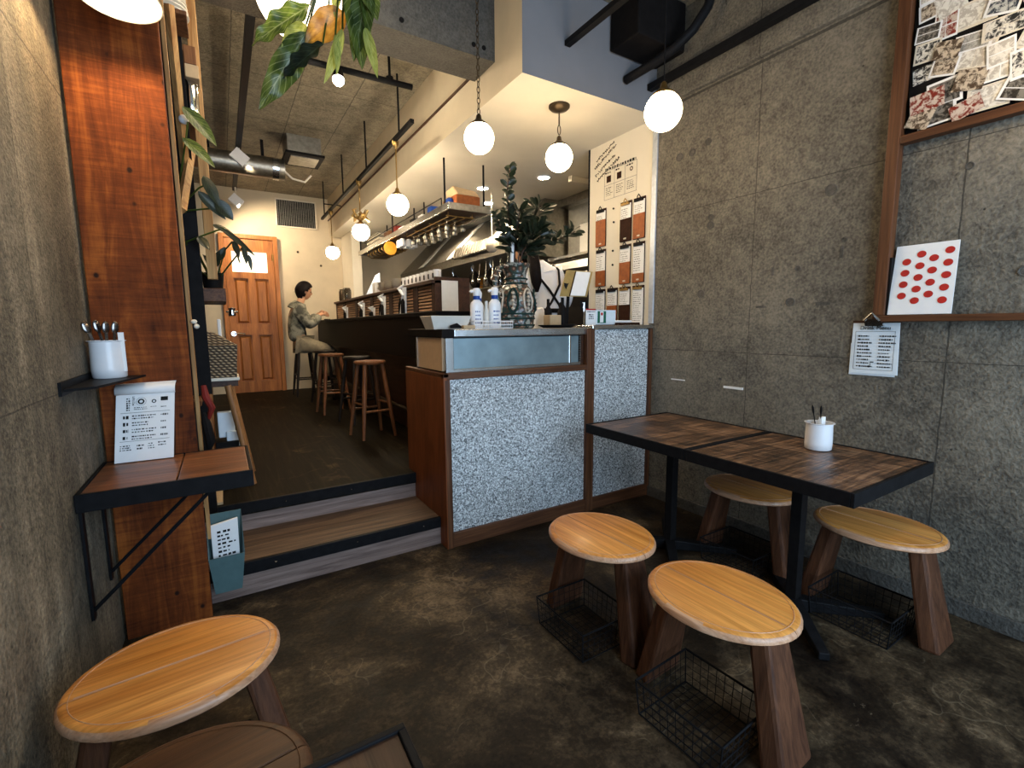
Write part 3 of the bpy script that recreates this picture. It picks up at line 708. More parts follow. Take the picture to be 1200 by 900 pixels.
# ------------------------------------------------------------------ tables
def cafe_table(loc, label):
    t = thing('cafe_table', (0,0,0), label, 'table', 'square cafe tables pushed together')
    MB().box(-.335, .335, -.329, .329, .672, .718).build('tabletop', M['tabletop'], t, local=True)
    f = MB(); z0, z1 = .668, .721
    f.box(-.352, .352, -.349, -.336, z0, z1).box(-.352, .352, .336, .349, z0, z1).box(-.352, -.338, -.336, .336, z0, z1).box(.338, .352, -.336, .336, z0, z1)
    f.build('metal_edge', M['black'], t, local=True, bevel=.002)
    MB().box(-.024, .024, -.024, .024, .03, .67).build('pole', M['blackmat'], t, local=True, bevel=.003)
    MB().box(-.12, .12, -.12, .12, .660, .670).build('mounting_plate', M['black'], t, local=True)
    for a in (radians(45), radians(135)):
        R = rz(a); mb = MB()
        for sg in (-1, 1):
            pts = [R @ Vector((sg*.02, -.028, 0)), R @ Vector((sg*.02, .028, 0)), R @ Vector((sg*.36, .02, 0)), R @ Vector((sg*.36, -.02, 0))]
            b = [Vector((p.x, p.y, .004)) for p in pts]; tp_ = [Vector((p.x, p.y, .06 if k < 2 else .034)) for k, p in enumerate(pts)]
            if sg > 0: b = b[::-1]; tp_ = tp_[::-1]
            mb.hull8(b, tp_)
        mb.build('base_foot', M['black'], t, local=True, bevel=.004)
    t.location = loc; return t
ta = cafe_table((2.152, 1.752, 0), 'square dark plank table with black metal edge, the one nearer the counter')
dup(ta, (2.152, 1.052, 0), 0, 'square dark plank table with black metal edge, the nearer one carrying the white cup')
tb = thing('corner_table', (-.12, .35, 0), 'dark plank table corner with black rim at the bottom edge of the picture', 'table')
MB().box(-.42, .175, .08, .61, .672, .716).build('tabletop', M['tabletop_y'], tb)
MB().box(-.43, .188, .61, .622, .668, .721).box(.176, .188, .07, .61, .668, .721).box(-.43, .176, .068, .08, .668, .721).box(-.432, -.42, .08, .61, .668, .721).build('metal_edge', M['black'], tb, bevel=.002)
MB().box(-.145, -.097, .326, .374, .03, .67).build('pole', M['blackmat'], tb)
MB().box(-.40, .16, .325, .375, 0, .04).box(-.145, -.097, .09, .60, 0, .04).build('base_foot', M['black'], tb, bevel=.004)

# cutlery cups
def cutlery_cup(loc, H, r, label, spoons, brown):
    t = thing('cutlery_cup', loc, label, 'cup')
    x, y, z = loc
    MB().lathe([(r*.2,0),(r*.90,0),(r*.97,.004),(r*1.0,H*.25),(r*.96,H*.9),(r*.97,H*.96),(r*1.10,H*.985),(r*1.10,H),(r*.92,H),(r*.92,H*.1),(r*.2,.01)], loc, 36).build('cup_body', M['white'], t, smooth=True)
    for i, (dx, dy, tx, ty, h) in enumerate(spoons):
        a = Vector((x+dx, y+dy, z+.02)); b = Vector((x+tx, y+ty, z+h))
        n = (b-a).normalized(); side = n.cross(Vector((.5,-.8,0))).normalized(); k = side.cross(n)
        R = Matrix((side, k, n)).transposed()
        mb = MB()
        if brown: mb.obox((a+b)/2, R, .0045, .0018, (b-a).length/2); mb.ball(b, .021, 14, 10, (.62, .22, 1.15), R)
        else: mb.obox((a+b)/2, R, .0035, .002, (b-a).length/2); mb.ball(b - n*.012, .016, 12, 8, (.42, .3, 1.5), R)
        tag(mb.build('spoon', M['blackmat'] if not brown else M['gunmetal'], smooth=True), spoon_lab.pop(0), 'spoon', None)
    return t
spoon_lab = ['steel spoon leaning furthest left in the white cup on the wall shelf', 'steel spoon second from left in the white cup on the wall shelf',
    'steel spoon in the middle of the white cup on the wall shelf', 'steel spoon nearest the paper strip in the white cup on the wall shelf']
cutlery_cup((-.375, 2.33, 1.1165), .142, .054, 'white enamel cup full of steel spoons on the small wall shelf', [(.0,0,-.050,-.02,.19),(.01,.01,-.022,.0,.195),(.0,-.01,0.006,-.02,.19),(.01,0,.030,.0,.19)], True)
tag(MB().box(-.336, -.318, 2.305, 2.308, 1.14, 1.288).build('sugar_stick', M['paper']), 'white paper sugar stick standing in the spoon cup on the wall shelf', 'packet')
spoon_lab = ['dark handled spoon leaning left out of the cup on the table', 'dark handled spoon upright in the cup on the table']
cutlery_cup((2.33, 1.075, .721), .125, .056, 'white enamel cup with cutlery standing on the dark table', [(.0,.0,-.052,.01,.20),(.015,.0,-.018,-.01,.195)], False)
tag(MB().box(2.318, 2.352, 1.06, 1.075, .74, .872).box(2.330,2.362,1.078,1.084,.74,.858).build('paper_napkin', M['paper'], bevel=.002), 'folded white napkins standing in the cup on the table', 'napkin')

# ------------------------------------------------------------------ left: timber post, ledge, shelf
tag(MB().box(XL+.012, -.125, 2.41, 2.455, 0, CZ).build('timber_post', M['pillar'], bevel=.004), 'broad red-brown timber board standing upright beside the left wall', 'post')
lt = thing('wall_ledge_table', (-.2, 2.15, .3), 'narrow brown ledge table with black edge bracketed to the left wall', 'table')
MB().box(-.425, -.172, 1.968, 2.385, .738, .775).build('tabletop', M['ledge'], lt, bevel=.003)
MB().box(-.168, .052, 1.968, 2.385, .738, .775).build('tabletop', M['ledge'], lt, bevel=.003)
MB().box(-.438, .064, 1.955, 1.967, .715, .776).box(.053, .064, 1.967, 2.395, .715, .776).box(-.438, .053, 2.386, 2.395, .715, .776).box(-.438, -.427, 1.967, 2.386, .715, .776).build('metal_edge', M['black'], lt, bevel=.002)
for y in (2.0, 2.30):
    MB().box(-.438, -.43, y-.015, y+.015, .33, .735).box(-.43, -.02, y-.012, y+.012, .722, .736).tube([(-.432, y, .36), (-.06, y, .725)], .007, 6).build('bracket', M['black'], lt)
ws = thing('wall_shelf', (-.35, 2.2, 1.10), 'small black metal shelf on the left wall holding the spoon cup', 'shelf')
MB().hull8([(-.43,1.955,1.108),(-.36,2.0,1.108),(-.275,2.40,1.108),(-.43,2.40,1.108)], [(-.43,1.955,1.116),(-.36,2.0,1.116),(-.275,2.40,1.116),(-.43,2.40,1.116)]).build('shelf_plate', M['black'], ws)
MB().box(-.4405, -.432, 1.945, 2.40, 1.095, 1.138).build('shelf_lip', M['black'], ws)
# menu standing on the ledge
mn = thing('menu_stand', (-.29, 2.33, .777), 'white standing menu card with curled top page on the left ledge table', 'menu')
a0, a1 = Vector((-.393, 2.335, .778)), Vector((-.203, 2.325, .778))
u_ = (a1-a0).normalized(); back = Vector((.02, .055, 0)); H_ = .265
vv = (Vector((0,0,H_)) + back).normalized(); Ls = (Vector((0,0,H_)) + back).length
nn_ = u_.cross(vv).normalized()
W_ = (a1-a0).length
m = MB(); Rm = Matrix((u_, vv, nn_)).transposed()
m.obox(a0 + u_*W_/2 + vv*Ls/2, Rm, W_/2, Ls/2, .0015); m.build('front_page', M['paper'], mn)
m = MB(); pts = []
for i in range(9):
    t = i/8; ang = -.3 + t*1.7
    pts.append((Ls + .045*sin(ang)*.9 + .012, .022 - .045*cos(ang)*.8 + t*.03))
prev = [a0 + u_*(-.006) + vv*(Ls-.005) + nn_*.004]
vs = []; fs = []
for i in range(9):
    t = i/8; hh = Ls - .004 + t*.055; dd = .014*sin(t*pi) + .002 - t*t*.03
    for x in (-.004, W_+.002): vs.append(a0 + u_*x + vv*hh + nn_*dd)
for i in range(8): fs.append((2*i, 2*i+1, 2*i+3, 2*i+2))
m.add(vs, fs); m.build('curled_page', M['paper'], mn, smooth=True, solid=.0015)
MB().hull8([a0+vv*.0-nn_*.003, a1-nn_*.003, a1+Vector((.0,.10,0)), a0+Vector((0,.10,0))], [a0+vv*Ls-nn_*.002, a1+vv*Ls-nn_*.002, a1+vv*Ls-nn_*.006, a0+vv*Ls-nn_*.006]).build('card_back', M['leather_d'], mn)
o_ = a0 + nn_*.002
pr = MB()
def ml(x, y, w, h, rows, n, seed, fill=.5): marks(pr, o_ + u_*x*W_ + vv*(1-y)*Ls, u_, vv, w*W_, h*Ls, rows, n, fill, seed)
ml(.17,.06,.08,.2,6,2,3,.8); ml(.27,.04,.05,.14,5,1,4,.8); ml(.30,.2,.25,.05,2,7,5); ml(.58,.2,.12,.02,1,4,6); ml(.76,.2,.13,.04,1,5,7)
for i in range(4):
    y = .32 + i*.10; ml(.12,y,.12,.06,1,2,10+i,.9); ml(.27,y-.005,.42,.075,2,9,20+i,.55); ml(.76,y,.16,.035,1,6,30+i,.8)
ml(.08,.75,.22,.09,3,4,41,.6); ml(.36,.75,.14,.09,2,3,42,.6); ml(.55,.74,.13,.1,3,3,43,.5); ml(.72,.73,.18,.08,2,4,44,.5)
for y in (.285, .70):
    pr.obox(o_ + u_*W_*.5 + vv*(1-y)*Ls, Rm, W_*.42, .0006, .0004)
pr.build('printed_text', M['ink'], mn)
pr = MB()
def ring(mb, c, r, rr, n=20): mb.tube([c + u_*r*cos(2*pi*i/n) + vv*r*sin(2*pi*i/n) for i in range(n)], rr, 5, closed=True)
ring(pr, o_ + u_*W_*.42 + vv*Ls*.875, .0085, .0028); ring(pr, o_ + u_*W_*.42 + vv*Ls*.875, .016, .0005)
ring(pr, o_ + u_*W_*.64 + vv*Ls*.87, .006, .0018)
pr.obox(o_ + u_*W_*.82 + vv*Ls*.90, Rm, .012, .008, .0004)
pr.build('printed_emblem', M['ink'], mn)

# magazine bin hanging by the post
bn = thing('magazine_bin', (-.05, 2.47, .085), 'pale teal metal magazine bin hung beside the timber board above the steps', 'bin')
x0, x1, ya, yb = -.122, .018, 2.43, 2.512
sh = MB().add([(x0+.015,ya+.01,.088),(x1-.02,ya+.01,.088),(x1-.02,yb,.088),(x0+.015,yb,.088),(x0,ya,.262),(x1,ya,.262),(x1,yb,.445),(x0,yb,.445)],
    [(0,3,2,1),(0,1,5,4),(1,2,6,5),(2,3,7,6),(3,0,4,7)])
sh.build('bin_body', M['teal'], bn, solid=.004)
tag(MB().hull8([(-.105,2.452,.11),(-.002,2.452,.11),(-.002,2.472,.11),(-.105,2.472,.11)], [(-.108,2.478,.40),(.002,2.474,.42),(.002,2.490,.42),(-.108,2.492,.40)]).build('newspaper', M['paper'], bevel=.003), 'cream printed paper bag sticking out of the teal bin', 'newspaper')
pr = MB(); marks(pr, (-.085, 2.4725, .375), (1,0,.05), (0,.09,1), .075, .22, 12, 4, .6, 5)
o = pr.build('newspaper_print', M['ink'], [x for x in bpy.data.objects if x.name == 'newspaper'][0])

# left shelving of raw timber behind the post
su = thing('timber_shelf_unit', (-.2, 3.0, .33), 'raw timber shelving frame behind the red-brown board on the left', 'shelving')
MB().box(-.122, -.106, 2.475, 2.50, .34, CZ).build('upright', M['stud'], su, bevel=.003)
MB().box(-.13, -.082, 2.74, 2.80, .33, 2.935).build('upright', M['blackmat'], su, bevel=.003)  # black colour stands in for the dark void between the timbers
MB().box(-.43, -.06, 2.722, 2.738, .98, 2.9).build('back_panel', M['blackmat'], su)  # black sheet added to paint the dark voids of the shelving
MB().box(-.040, .004, 2.885, 2.935, 1.55, 2.935).build('upright', M['stud'], su, bevel=.003)
MB().box(-.13, -.085, 3.75, 3.80, .33, CZ).build('upright', M['stud_d'], su, bevel=.003)
m = MB(); m.tube([(-.088, 2.52, 2.62), (-.088, 2.76, 1.95)], .018, 4); m.build('brace', M['stud'], su)
m = MB(); m.tube([(-.108, 2.50, 1.80), (-.06, 2.80, 2.15)], .02, 4); m.build('brace', M['stud'], su)
for z in (1.45, 1.70, 2.33, 2.60):
    MB().box(-.43, -.02 if z > 2 else -.09, 2.84, 3.75, z, z+.025).build('shelf_board', M['shelfw'], su, bevel=.003)
MB().box(-.43, -.03, 2.53, 2.72, 2.60, 2.618).build('shelf_board', M['stud_d'], su, bevel=.003)
MB().box(-.43, -.10, 2.53, 3.75, .95, .975).build('shelf_board', M['stud_d'], su, bevel=.003)
MB().box(-.10, .035, 2.95, 3.35, 1.44, 1.51).build('drawer_box', M['trimy'], su, bevel=.004)
tag(MB().box(-.438, -.15, 2.80, 3.7, .335, .93).build('storage_cupboard', M['blackmat']), 'dark cupboard standing under the timber shelves', 'cupboard')
tag(MB().box(-.43, -.14, 2.86, 3.0, 1.475, 1.68).build('storage_box', M['blackmat']), 'black box on the lower timber shelf', 'box')
tag(MB().box(-.43, -.10, 2.86, 3.0, 1.725, 2.31).build('storage_screen', M['blackmat']), 'tall black screen standing on the timber shelf', 'screen')
# stacked plates
for i in range(6):
    r = .078 - .002*i; z = 2.6185 + i*.017
    tag(MB().lathe([(r*.35,0),(r*.55,.002),(r,.016),(r,.019),(r*.55,.006),(.001,.005)], (-.100, 2.625, z), 30).build('plate', M['cream'], smooth=True), 'cream plate in the stack high on the timber shelf, ' + ['lowest', 'second from bottom', 'third from bottom', 'third from top', 'second from top', 'topmost'][i], 'plate', 'stacked plates')
tag(MB().box(-.058, -.004, 2.742, 2.86, 2.447, 2.505).build('wooden_box', M['card'], bevel=.003), 'small pale wooden box high on the timber shelving above the steel canister', 'box')
tag(MB().box(-.058, -.010, 2.742, 2.86, 2.506, 2.585).build('dark_box', M['stud_d'], bevel=.003), 'dark brown box on top of the small pale box high on the timber shelving', 'box')
tag(MB().lathe([(.001,0),(.028,0),(.032,.008),(.032,.15),(.028,.16),(.001,.16)][:], (-.045, 2.80, 2.29), 24).build('steel_canister', M['chrome'], smooth=True), 'polished steel canister hanging under the small pale wooden box', 'canister')
tag(MB().ball((-.076, 2.64, 2.22), .02, 12, 8).build('porcelain_bulb', M['white'], smooth=True), 'small white bulb on the timber upright', 'bulb')
# monstera plant on the drawer box
pt = thing('potted_plant', (-.01, 3.1, 1.51), 'trailing houseplant with broad dark leaves in a pot on the timber shelving', 'plant')
MB().lathe([(.001,0),(.045,0),(.055,.09),(.05,.09),(.04,.02),(.001,.02)], (-.02, 3.1, 1.51), 24).build('pot', M['blackmat'], pt, smooth=True)
stems = [[(-.03,3.1,1.56),(-.10,2.95,1.75),(-.12,2.72,1.95),(-.075,2.62,2.12),(-.06,2.6,2.20)],
         [(-.03,3.1,1.56),(-.09,2.9,1.75),(-.1,2.7,1.88),(-.04,2.62,1.93),(0.0,2.6,1.95)],
         [(-.02,3.1,1.56),(-.10,2.9,1.62),(-.11,2.7,1.70),(-.03,2.64,1.73),(.045,2.6,1.76)],
         [(0,3.1,1.56),(.03,3.05,1.60),(.09,2.8,1.66),(.12,2.7,1.70)],
         [(-.02,3.1,1.56),(-.12,2.9,1.80),(-.10,2.7,1.84),(.02,2.62,1.85)],
         [(0,3.1,1.58),(.05,3.0,1.72),(.08,2.85,1.74),(.10,2.7,1.62)]]
m = MB()
for s_ in stems: m.tube(s_, .004, 6)
m.build('stem', M['leaf'], pt, smooth=True)
for i, (a, b, w, n) in enumerate([((-.075,2.6,2.26),(.045,2.58,2.12),.075,(.3,-1,.5)), ((-.085,2.6,2.13),(.03,2.56,2.02),.06,(.2,-1,.6)), ((-.02,2.6,1.98),(.035,2.58,1.85),.05,(.1,-1,.3)),
        ((-.045,2.6,1.91),(.055,2.6,1.80),.045,(-.3,-1,.4)), ((.02,2.6,1.88),(.085,2.6,1.80),.06,(.2,-1,.1)), ((.02,2.6,1.765),(.17,2.58,1.645),.035,(.2,-.8,.6)),
        ((.0,2.65,1.78),(.09,2.6,1.73),.03,(-.2,-.8,.6)), ((.08,2.7,1.72),(.10,2.68,1.64),.03,(.2,-1,0)), ((.12,2.7,1.70),(.13,2.68,1.61),.025,(.2,-1,0)), ((.14,2.7,1.66),(.15,2.69,1.58),.02,(.2,-1,0)),
        ((-.06,2.65,1.72),(-.02,2.6,1.66),.04,(.2,-1,.2)), ((-.02,3.0,1.62),(.02,2.95,1.70),.05,(.2,-1,.2)), ((.0,3.0,1.60),(-.05,2.95,1.68),.04,(.2,-1,.4)), ((.01,3.0,1.66),(.05,2.98,1.73),.04,(.1,-1,.2))]):
    lm = MB(); lm.leaf(a, b, w, n, .08, .0, .25); lm.build('leaf', M['leaf'] if i < 2 else M['leaf_d'], pt, smooth=True)
# wicker basket on a round-legged stool
sst = thing('side_stool', (-.02, 3.42, .33), 'wooden stool with round pale legs carrying the wicker basket', 'stool')
MB().box(-.13, .075, 3.30, 3.55, .985, 1.005).build('seat_board', M['cream'], sst, bevel=.004)
MB().box(-.12, .065, 3.31, 3.54, .95, .985).build('apron', M['barwood'], sst)
for (sx, sy) in ((-.09, 3.34), (.01, 3.32), (.02, 3.52), (-.09, 3.52)):
    ex = .10 if sx > 0 else -.03; ey = -.06 if sy < 3.4 else .04
    MB().tube([(sx, sy, .955), (sx+ex*.95, sy+ey, .335)], [.02, .017], 12).build('leg', M['pole'], sst, smooth=True)
MB().tube([(-.10,3.31,.55),(.07,3.28,.55)], .009, 8).build('stretcher', M['pole'], sst, smooth=True)
bk = thing('wicker_basket', (-.02, 3.42, 1.005), 'square woven wicker basket on the side stool in front of the door', 'basket')
MB().add([(-.11,3.31,1.006),(.058,3.31,1.006),(.058,3.53,1.006),(-.11,3.53,1.006),(-.125,3.30,1.20),(.072,3.30,1.20),(.072,3.54,1.20),(-.125,3.54,1.20)],
    [(0,3,2,1),(0,1,5,4),(1,2,6,5),(2,3,7,6),(3,0,4,7)]).build('basket_body', M['weave'], bk, solid=.01)
MB().hull8([(-.12,3.31,1.20),(.07,3.31,1.20),(.07,3.53,1.20),(-.12,3.53,1.20)], [(-.08,3.38,1.285),(-.04,3.38,1.27),(-.03,3.46,1.27),(-.08,3.46,1.285)]).build('basket_contents', M['weave'], bk)
tag(MB().box(-.06, .03, 3.40, 3.46, .62, .78).box(-.02,.05,3.38,3.40,.56,.66).build('blue_bag', M['paper_b'], bevel=.006), 'pale blue plastic package on the floor behind the side stool legs', 'package')
tag(MB().box(-.08, .045, 3.35, 3.5, .335, .60).build('floor_box', M['blackmat'], bevel=.004), 'black box standing beneath the side stool', 'box')
tag(MB().box(-.43, -.06, 2.97, 3.25, .333, .335+.012).build('floor_mat', M['card']), 'pale cardboard sheet on the raised floor edge under the ledge table', 'mat')
tag(MB().tube([(-.085,2.47,1.05),(-.08,2.46,1.0),(-.06,2.45,.95),(-.075,2.46,.90)], [.010,.016,.014,.006], 8).build('cloth_bag', M['redp'], smooth=True), 'small red cloth bag hanging on the timber upright', 'bag')
tag(MB().tube([(-.095,2.47,.93),(-.085,2.455,.88),(-.075,2.45,.80),(-.085,2.46,.76)], [.008,.018,.020,.008], 8).build('hanging_cloth', M['blackmat'], smooth=True), 'small black cloth hanging below the red bag on the upright', 'cloth')
tag(MB().ball((-.098, 2.462, 1.33), .012, 12, 8, (1,.8,.8)).ball((-.090, 2.462, 1.31), .011, 12, 8).build('porcelain_figure', M['cream'], smooth=True), 'small white porcelain ornament on the timber upright', 'ornament')
# paper roll by the door
tag(MB().box(-.02, .0, 3.66, 3.67, 1.22, 1.36).build('paper_notice', M['paper'], bevel=.01), 'white notice hanging from the timber shelves behind the basket', 'notice')
tag(MB().lathe([(.001,0),(.016,.0),(.02,.01),(.014,.03),(.02,.045),(.001,.05)], (.06,3.2,1.37), 14).tube([(.03,3.2,1.395),(.09,3.2,1.395)], .006, 6).build('tap_fitting', M['chrome'], smooth=True), 'shiny metal tap handle sticking out under the drawer box', 'handle')

# ------------------------------------------------------------------ right wall frame, collage, picture, clipboard
struct(MB().box(XR-.05, XR, .985, 1.035, 1.335, CZ).build('trim_1', M['trim'], bevel=.004))
struct(MB().box(XR-.05, XR, -1.5, 1.035, 1.305, 1.335).build('trim_2', M['trimy'], bevel=.004))
struct(MB().box(XR-.05, XR, -1.5, .985, 2.10, 2.135).build('trim_3', M['trimy'], bevel=.004))
cg = thing('photo_collage', (XR-.02, .3, 2.14), 'wall collage of overlapping photos and cards above the wooden trim on the right', 'collage')
MB().box(XR-.012, XR-.002, -1.2, .98, 2.137, 3.1).build('backing_board', M['blackmat'], cg)
rnd = random.Random(3)
cells = []
ncol, nrow = 12, 7
for r in range(nrow):
    for c_ in range(ncol):
        y = .955 - c_*.088 - rnd.uniform(-.02,.02); z = 2.185 + r*.09 + rnd.uniform(-.018,.018); cells.append((y, z))
rnd.shuffle(cells)
for i, (y, z) in enumerate(cells):
    w, h = rnd.uniform(.038,.066), rnd.uniform(.032,.056); a = rnd.choice([0,0,.05,.1,-.3,.4,.25,-.08])
    y = min(y, .975-w*1.15) ; z = max(z, 2.14+h*1.25)
    R = Matrix.Rotation(a, 3, 'X'); xx = XR - .014 - i*.00022
    mb = MB(); mb.obox((xx, y, z), R, .0006, w, h); k = rnd.choice([0,0,0,1,2,2,4,4,5,7,7,6,0,2,7,1,3])
    if rnd.random() < .75:
        mb.cur = 1
        nx = rnd.choice([1,1,2]); ny = rnd.choice([1,2])
        for p in range(nx):
            for q in range(ny):
                cy = y + (p+.5-nx/2)*2*w*.9/nx; cz = z + (q+.5-ny/2)*2*h*.88/ny
                c0 = Vector((xx-.0009, y, z)) + R @ Vector((0, cy-y, cz-z))
                mb.obox(c0, R, .0004, w*.84/nx, h*.80/ny)
        mb.build('picture_card', [M['paper'] if rnd.random() < .6 else M['cream'], M['photo'][k]], cg)
    else: mb.build('picture_card', M['photo'][k], cg)
# round white light reflected at top: an added globe lamp near the collage stands in for it
dp = thing('dot_picture', (XR-.05, .87, 1.336), 'white canvas print with eighteen red dots leaning on the right wall trim', 'picture')
qa, qb, qc, qd = Vector((2.672,.978,1.338)), Vector((2.672,.748,1.338)), Vector((2.705,.752,1.65)), Vector((2.705,.972,1.65))
MB().hull8([qa, qb, qb+Vector((.006,0,0)), qa+Vector((.006,0,0))], [qd, qc, qc+Vector((.006,0,0)), qd+Vector((.006,0,0))]).build('canvas', M['paper'], dp)
cols = [(.20,[.24,.40,.565,.73]), (.42,[.145,.31,.475,.64,.805]), (.62,[.215,.385,.555,.72]), (.84,[.125,.295,.465,.635,.81])]
dm = MB(); up_ = (qd-qa); rt_ = (qb-qa); nn_ = rt_.cross(up_).normalized()
if nn_.x > 0: nn_ = -nn_
for fx, ys in cols:
    for fy in ys:
        c0 = qa + rt_*fx + up_*(1-fy) + nn_*.0012
        uu = rt_.normalized(); v2 = up_.normalized(); n = 20; rr = .0165
        vs = [c0 + uu*rr*cos(2*pi*i/n) + v2*rr*.92*sin(2*pi*i/n) for i in range(n)]
        dm.add(vs + [p + nn_*.0006 for p in vs], [tuple(range(n, 2*n)), tuple(range(n-1,-1,-1))] + [(i, (i+1)%n, n+(i+1)%n, n+i) for i in range(n)])
dm.build('red_dots', M['red'], dp)
tag(MB().box(2.672, 2.700, .976, .984, 1.337, 1.60).build('black_frame', M['blackmat']), 'thin black frame standing behind the red dot picture', 'frame')
cb = thing('menu_clipboard', (XR-.01, 1.03, 1.05), 'clipboard with a printed drinks list hanging below the corner of the wooden trim', 'clipboard')
MB().box(XR-.006, XR-.001, .932, 1.130, 1.06, 1.312).build('board', M['barwood'], cb)
MB().hull8([(XR-.012,1.128,1.052),(XR-.012,.928,1.052),(XR-.007,.928,1.052),(XR-.007,1.128,1.052)], [(XR-.010,1.126,1.300),(XR-.010,.934,1.300),(XR-.007,.934,1.300),(XR-.007,1.126,1.300)]).build('paper', M['paper_b'], cb)
MB().box(XR-.0065, XR-.006, .938, 1.132, 1.043, 1.2).build('lower_sheet', M['paper_b'], cb)
MB().hull8([(XR-.03,1.068,1.285),(XR-.03,.992,1.285),(XR-.010,.992,1.285),(XR-.010,1.068,1.285)],[(XR-.062,1.062,1.318),(XR-.062,.998,1.318),(XR-.052,.998,1.318),(XR-.052,1.062,1.318)]).tube([(XR-.058,1.062,1.312),(XR-.06,1.045,1.33),(XR-.06,1.03,1.347),(XR-.06,1.015,1.33),(XR-.058,.998,1.312)], .006, 8).build('clip', M['chrome'], cb, smooth=True)
U_ = (0,-1,0); V_ = (0,0,1)
pr = MB()
for s_, yy in ((1, 1.10), (2, 1.012)): marks(pr, (XR-.0135, yy, 1.245), U_, V_, .07, .165, 10, 7, .5, s_)
pr.box(XR-.0137, XR-.0131, .948, 1.112, 1.259, 1.2602).box(XR-.0137, XR-.0131, .948, 1.112, 1.072, 1.0732).box(XR-.0137, XR-.0131, .948, .9492, 1.072, 1.26).box(XR-.0137, XR-.0131, 1.1108, 1.112, 1.072, 1.26)
pr.build('printed_text', M['ink'], cb)
text('heading', 'Drink Menu', (XR-.0145, 1.03, 1.268), U_, V_, .026, M['ink'], cb)
MB().ball((XR-.0135, 1.045, 1.088), .006, 10, 6, (.2,1,.8)).box(XR-.0140, XR-.013, 1.0385, 1.040, 1.088, 1.112).box(XR-.0140, XR-.013, 1.026, 1.040, 1.108, 1.113).build('music_note', M['ink'], cb)
tag(MB().box(XR-.008, XR, 1.70, 1.83, .896, .910).build('wall_tag', M['paper']), 'tiny white strip stuck low on the right concrete wall above the table', 'label')

# clipboards on the menu wall
def wclip(y, ztop, k, label, brass=False, W=.078):
    """y centre; k = height fraction of paper, covered below by a leather flap"""
    H = .30
    t = thing('wall_clipboard', (XR-.004, y, ztop-H), label, 'clipboard', 'clipboards on the white menu wall')
    MB().box(XR-.008, XR-.002, y-W/2, y+W/2, ztop-H, ztop).build('board', M['leather_d'], t, bevel=.002)
    pp_ = MB().box(XR-.011, XR-.009, y-W/2+.004, y+W/2-.006, ztop-H+.006, ztop-.02).build('paper', M['paper'], t)
    if k < 1:
        col = M['leather'] if not label.startswith('clipboard with dark') else M['leather_d']
        zt = ztop - .02 - k*(H-.03)
        fl_ = MB().box(XR-.014, XR-.0115, y-W/2+.001, y+W/2-.003, ztop-H+.003, zt).build('leather_flap', col, t)
        pm = MB(); marks(pm, (XR-.0145, y+.014, ztop-H+.03), U_, V_, .028, .014, 1, 3, .9, 3, ragged=False); pm.build('stamp', M['cream'], fl_)
    pm = MB(); marks(pm, (XR-.0115, y+W/2-.014, ztop-.05), U_, V_, W-.03, k*(H-.06)-.02, max(3, int(k*14)), 5, .35, int(y*1000+ztop*50)); pm.build('printed_text', M['inkg'], pp_)
    MB().box(XR-.022, XR-.008, y-W*.36, y+W*.36, ztop-.03, ztop-.012).tube([(XR-.014,y-.02,ztop-.015),(XR-.018,y-.012,ztop+.005),(XR-.018,y,ztop+.02),(XR-.018,y+.012,ztop+.005),(XR-.014,y+.02,ztop-.015)], .004, 6).build('clip', M['brass'] if brass else M['black'], t, smooth=True)
    return t
rows = [(2.24, (3.002, 2.722, 2.584), (.30, .42, .42)), (1.918, (2.998, 2.722, 2.581), (.56, .42, .78)), (1.597, (2.998, 2.856, 2.719, 2.578), (1, .44, .44, 1))]
rows[0] = (2.24, (3.002, 2.722, 2.584), (.25, .40, .36))
names = [['clipboard with brown leather flap at the left of the top row on the menu wall', 'clipboard with dark flap in the middle of the top row on the menu wall', 'clipboard with brown leather flap at the right of the top row on the menu wall'],
    ['clipboard with brown flap at the left of the middle row on the menu wall', 'clipboard with half brown flap in the centre of the middle row on the menu wall', 'clipboard with a long sheet and short brown flap, right of the middle row'],
    ['clipboard with a plain long sheet, leftmost of the bottom row on the menu wall', 'clipboard with brown flap, second from left in the bottom row', 'clipboard with dark flap, second from right in the bottom row, brass clip', 'clipboard with a long curling sheet and brass clip, rightmost of the bottom row']]
for r, (zt, ys, ks) in enumerate(rows):
    for c_, (y, k) in enumerate(zip(ys, ks)):
        wclip(y, zt, k, names[r][c_], brass=(r == 2 and c_ >= 2) or (r == 0 and c_ == 1), W=.118)
for y, z, l in ((2.86, 2.215, 'topmost'), (2.855, 2.11, 'second from top'), (2.86, 1.89, 'second from bottom'), (2.86, 1.78, 'lowest')):
    tag(MB().ball((XR-.006, y, z), .008, 8, 6).build('wall_hook', M['black'], smooth=True), 'empty black hook in the gap between clipboards on the menu wall, ' + l, 'hook')
# printing on the menu wall
lw = MB(); uu = Vector((0,-.90,.42)); vv_ = Vector((0,.42,.90))
for i, (y, z, w_, n_) in enumerate(((3.07,2.625,.22,6),(3.09,2.575,.26,8),(3.08,2.515,.24,7),(3.06,2.47,.27,7))):
    o_ = Vector((XR-.002, y, z)); rr = random.Random(i)
    x = 0
    while x < w_:
        a = rr.uniform(.008,.022); pts = [o_ + uu*(x + a*t/5) + vv_*(rr.uniform(-.011,.014)) for t in range(6)]
        lw.tube(pts, .0022, 4); x += a*1.3
pt_ = tag(lw.build('wall_lettering', M['ink']), 'black slanting handwriting at the top of the white menu wall', 'writing')
ch = MB(); x_ = XR-.0015
for y in (2.972, 2.86, 2.745, 2.625): ch.box(x_-.0006, x_, y-.001, y+.001, 2.30, 2.52)
for z in (2.52, 2.41, 2.30): ch.box(x_-.0006, x_, 2.625, 2.972, z-.001, z+.001)
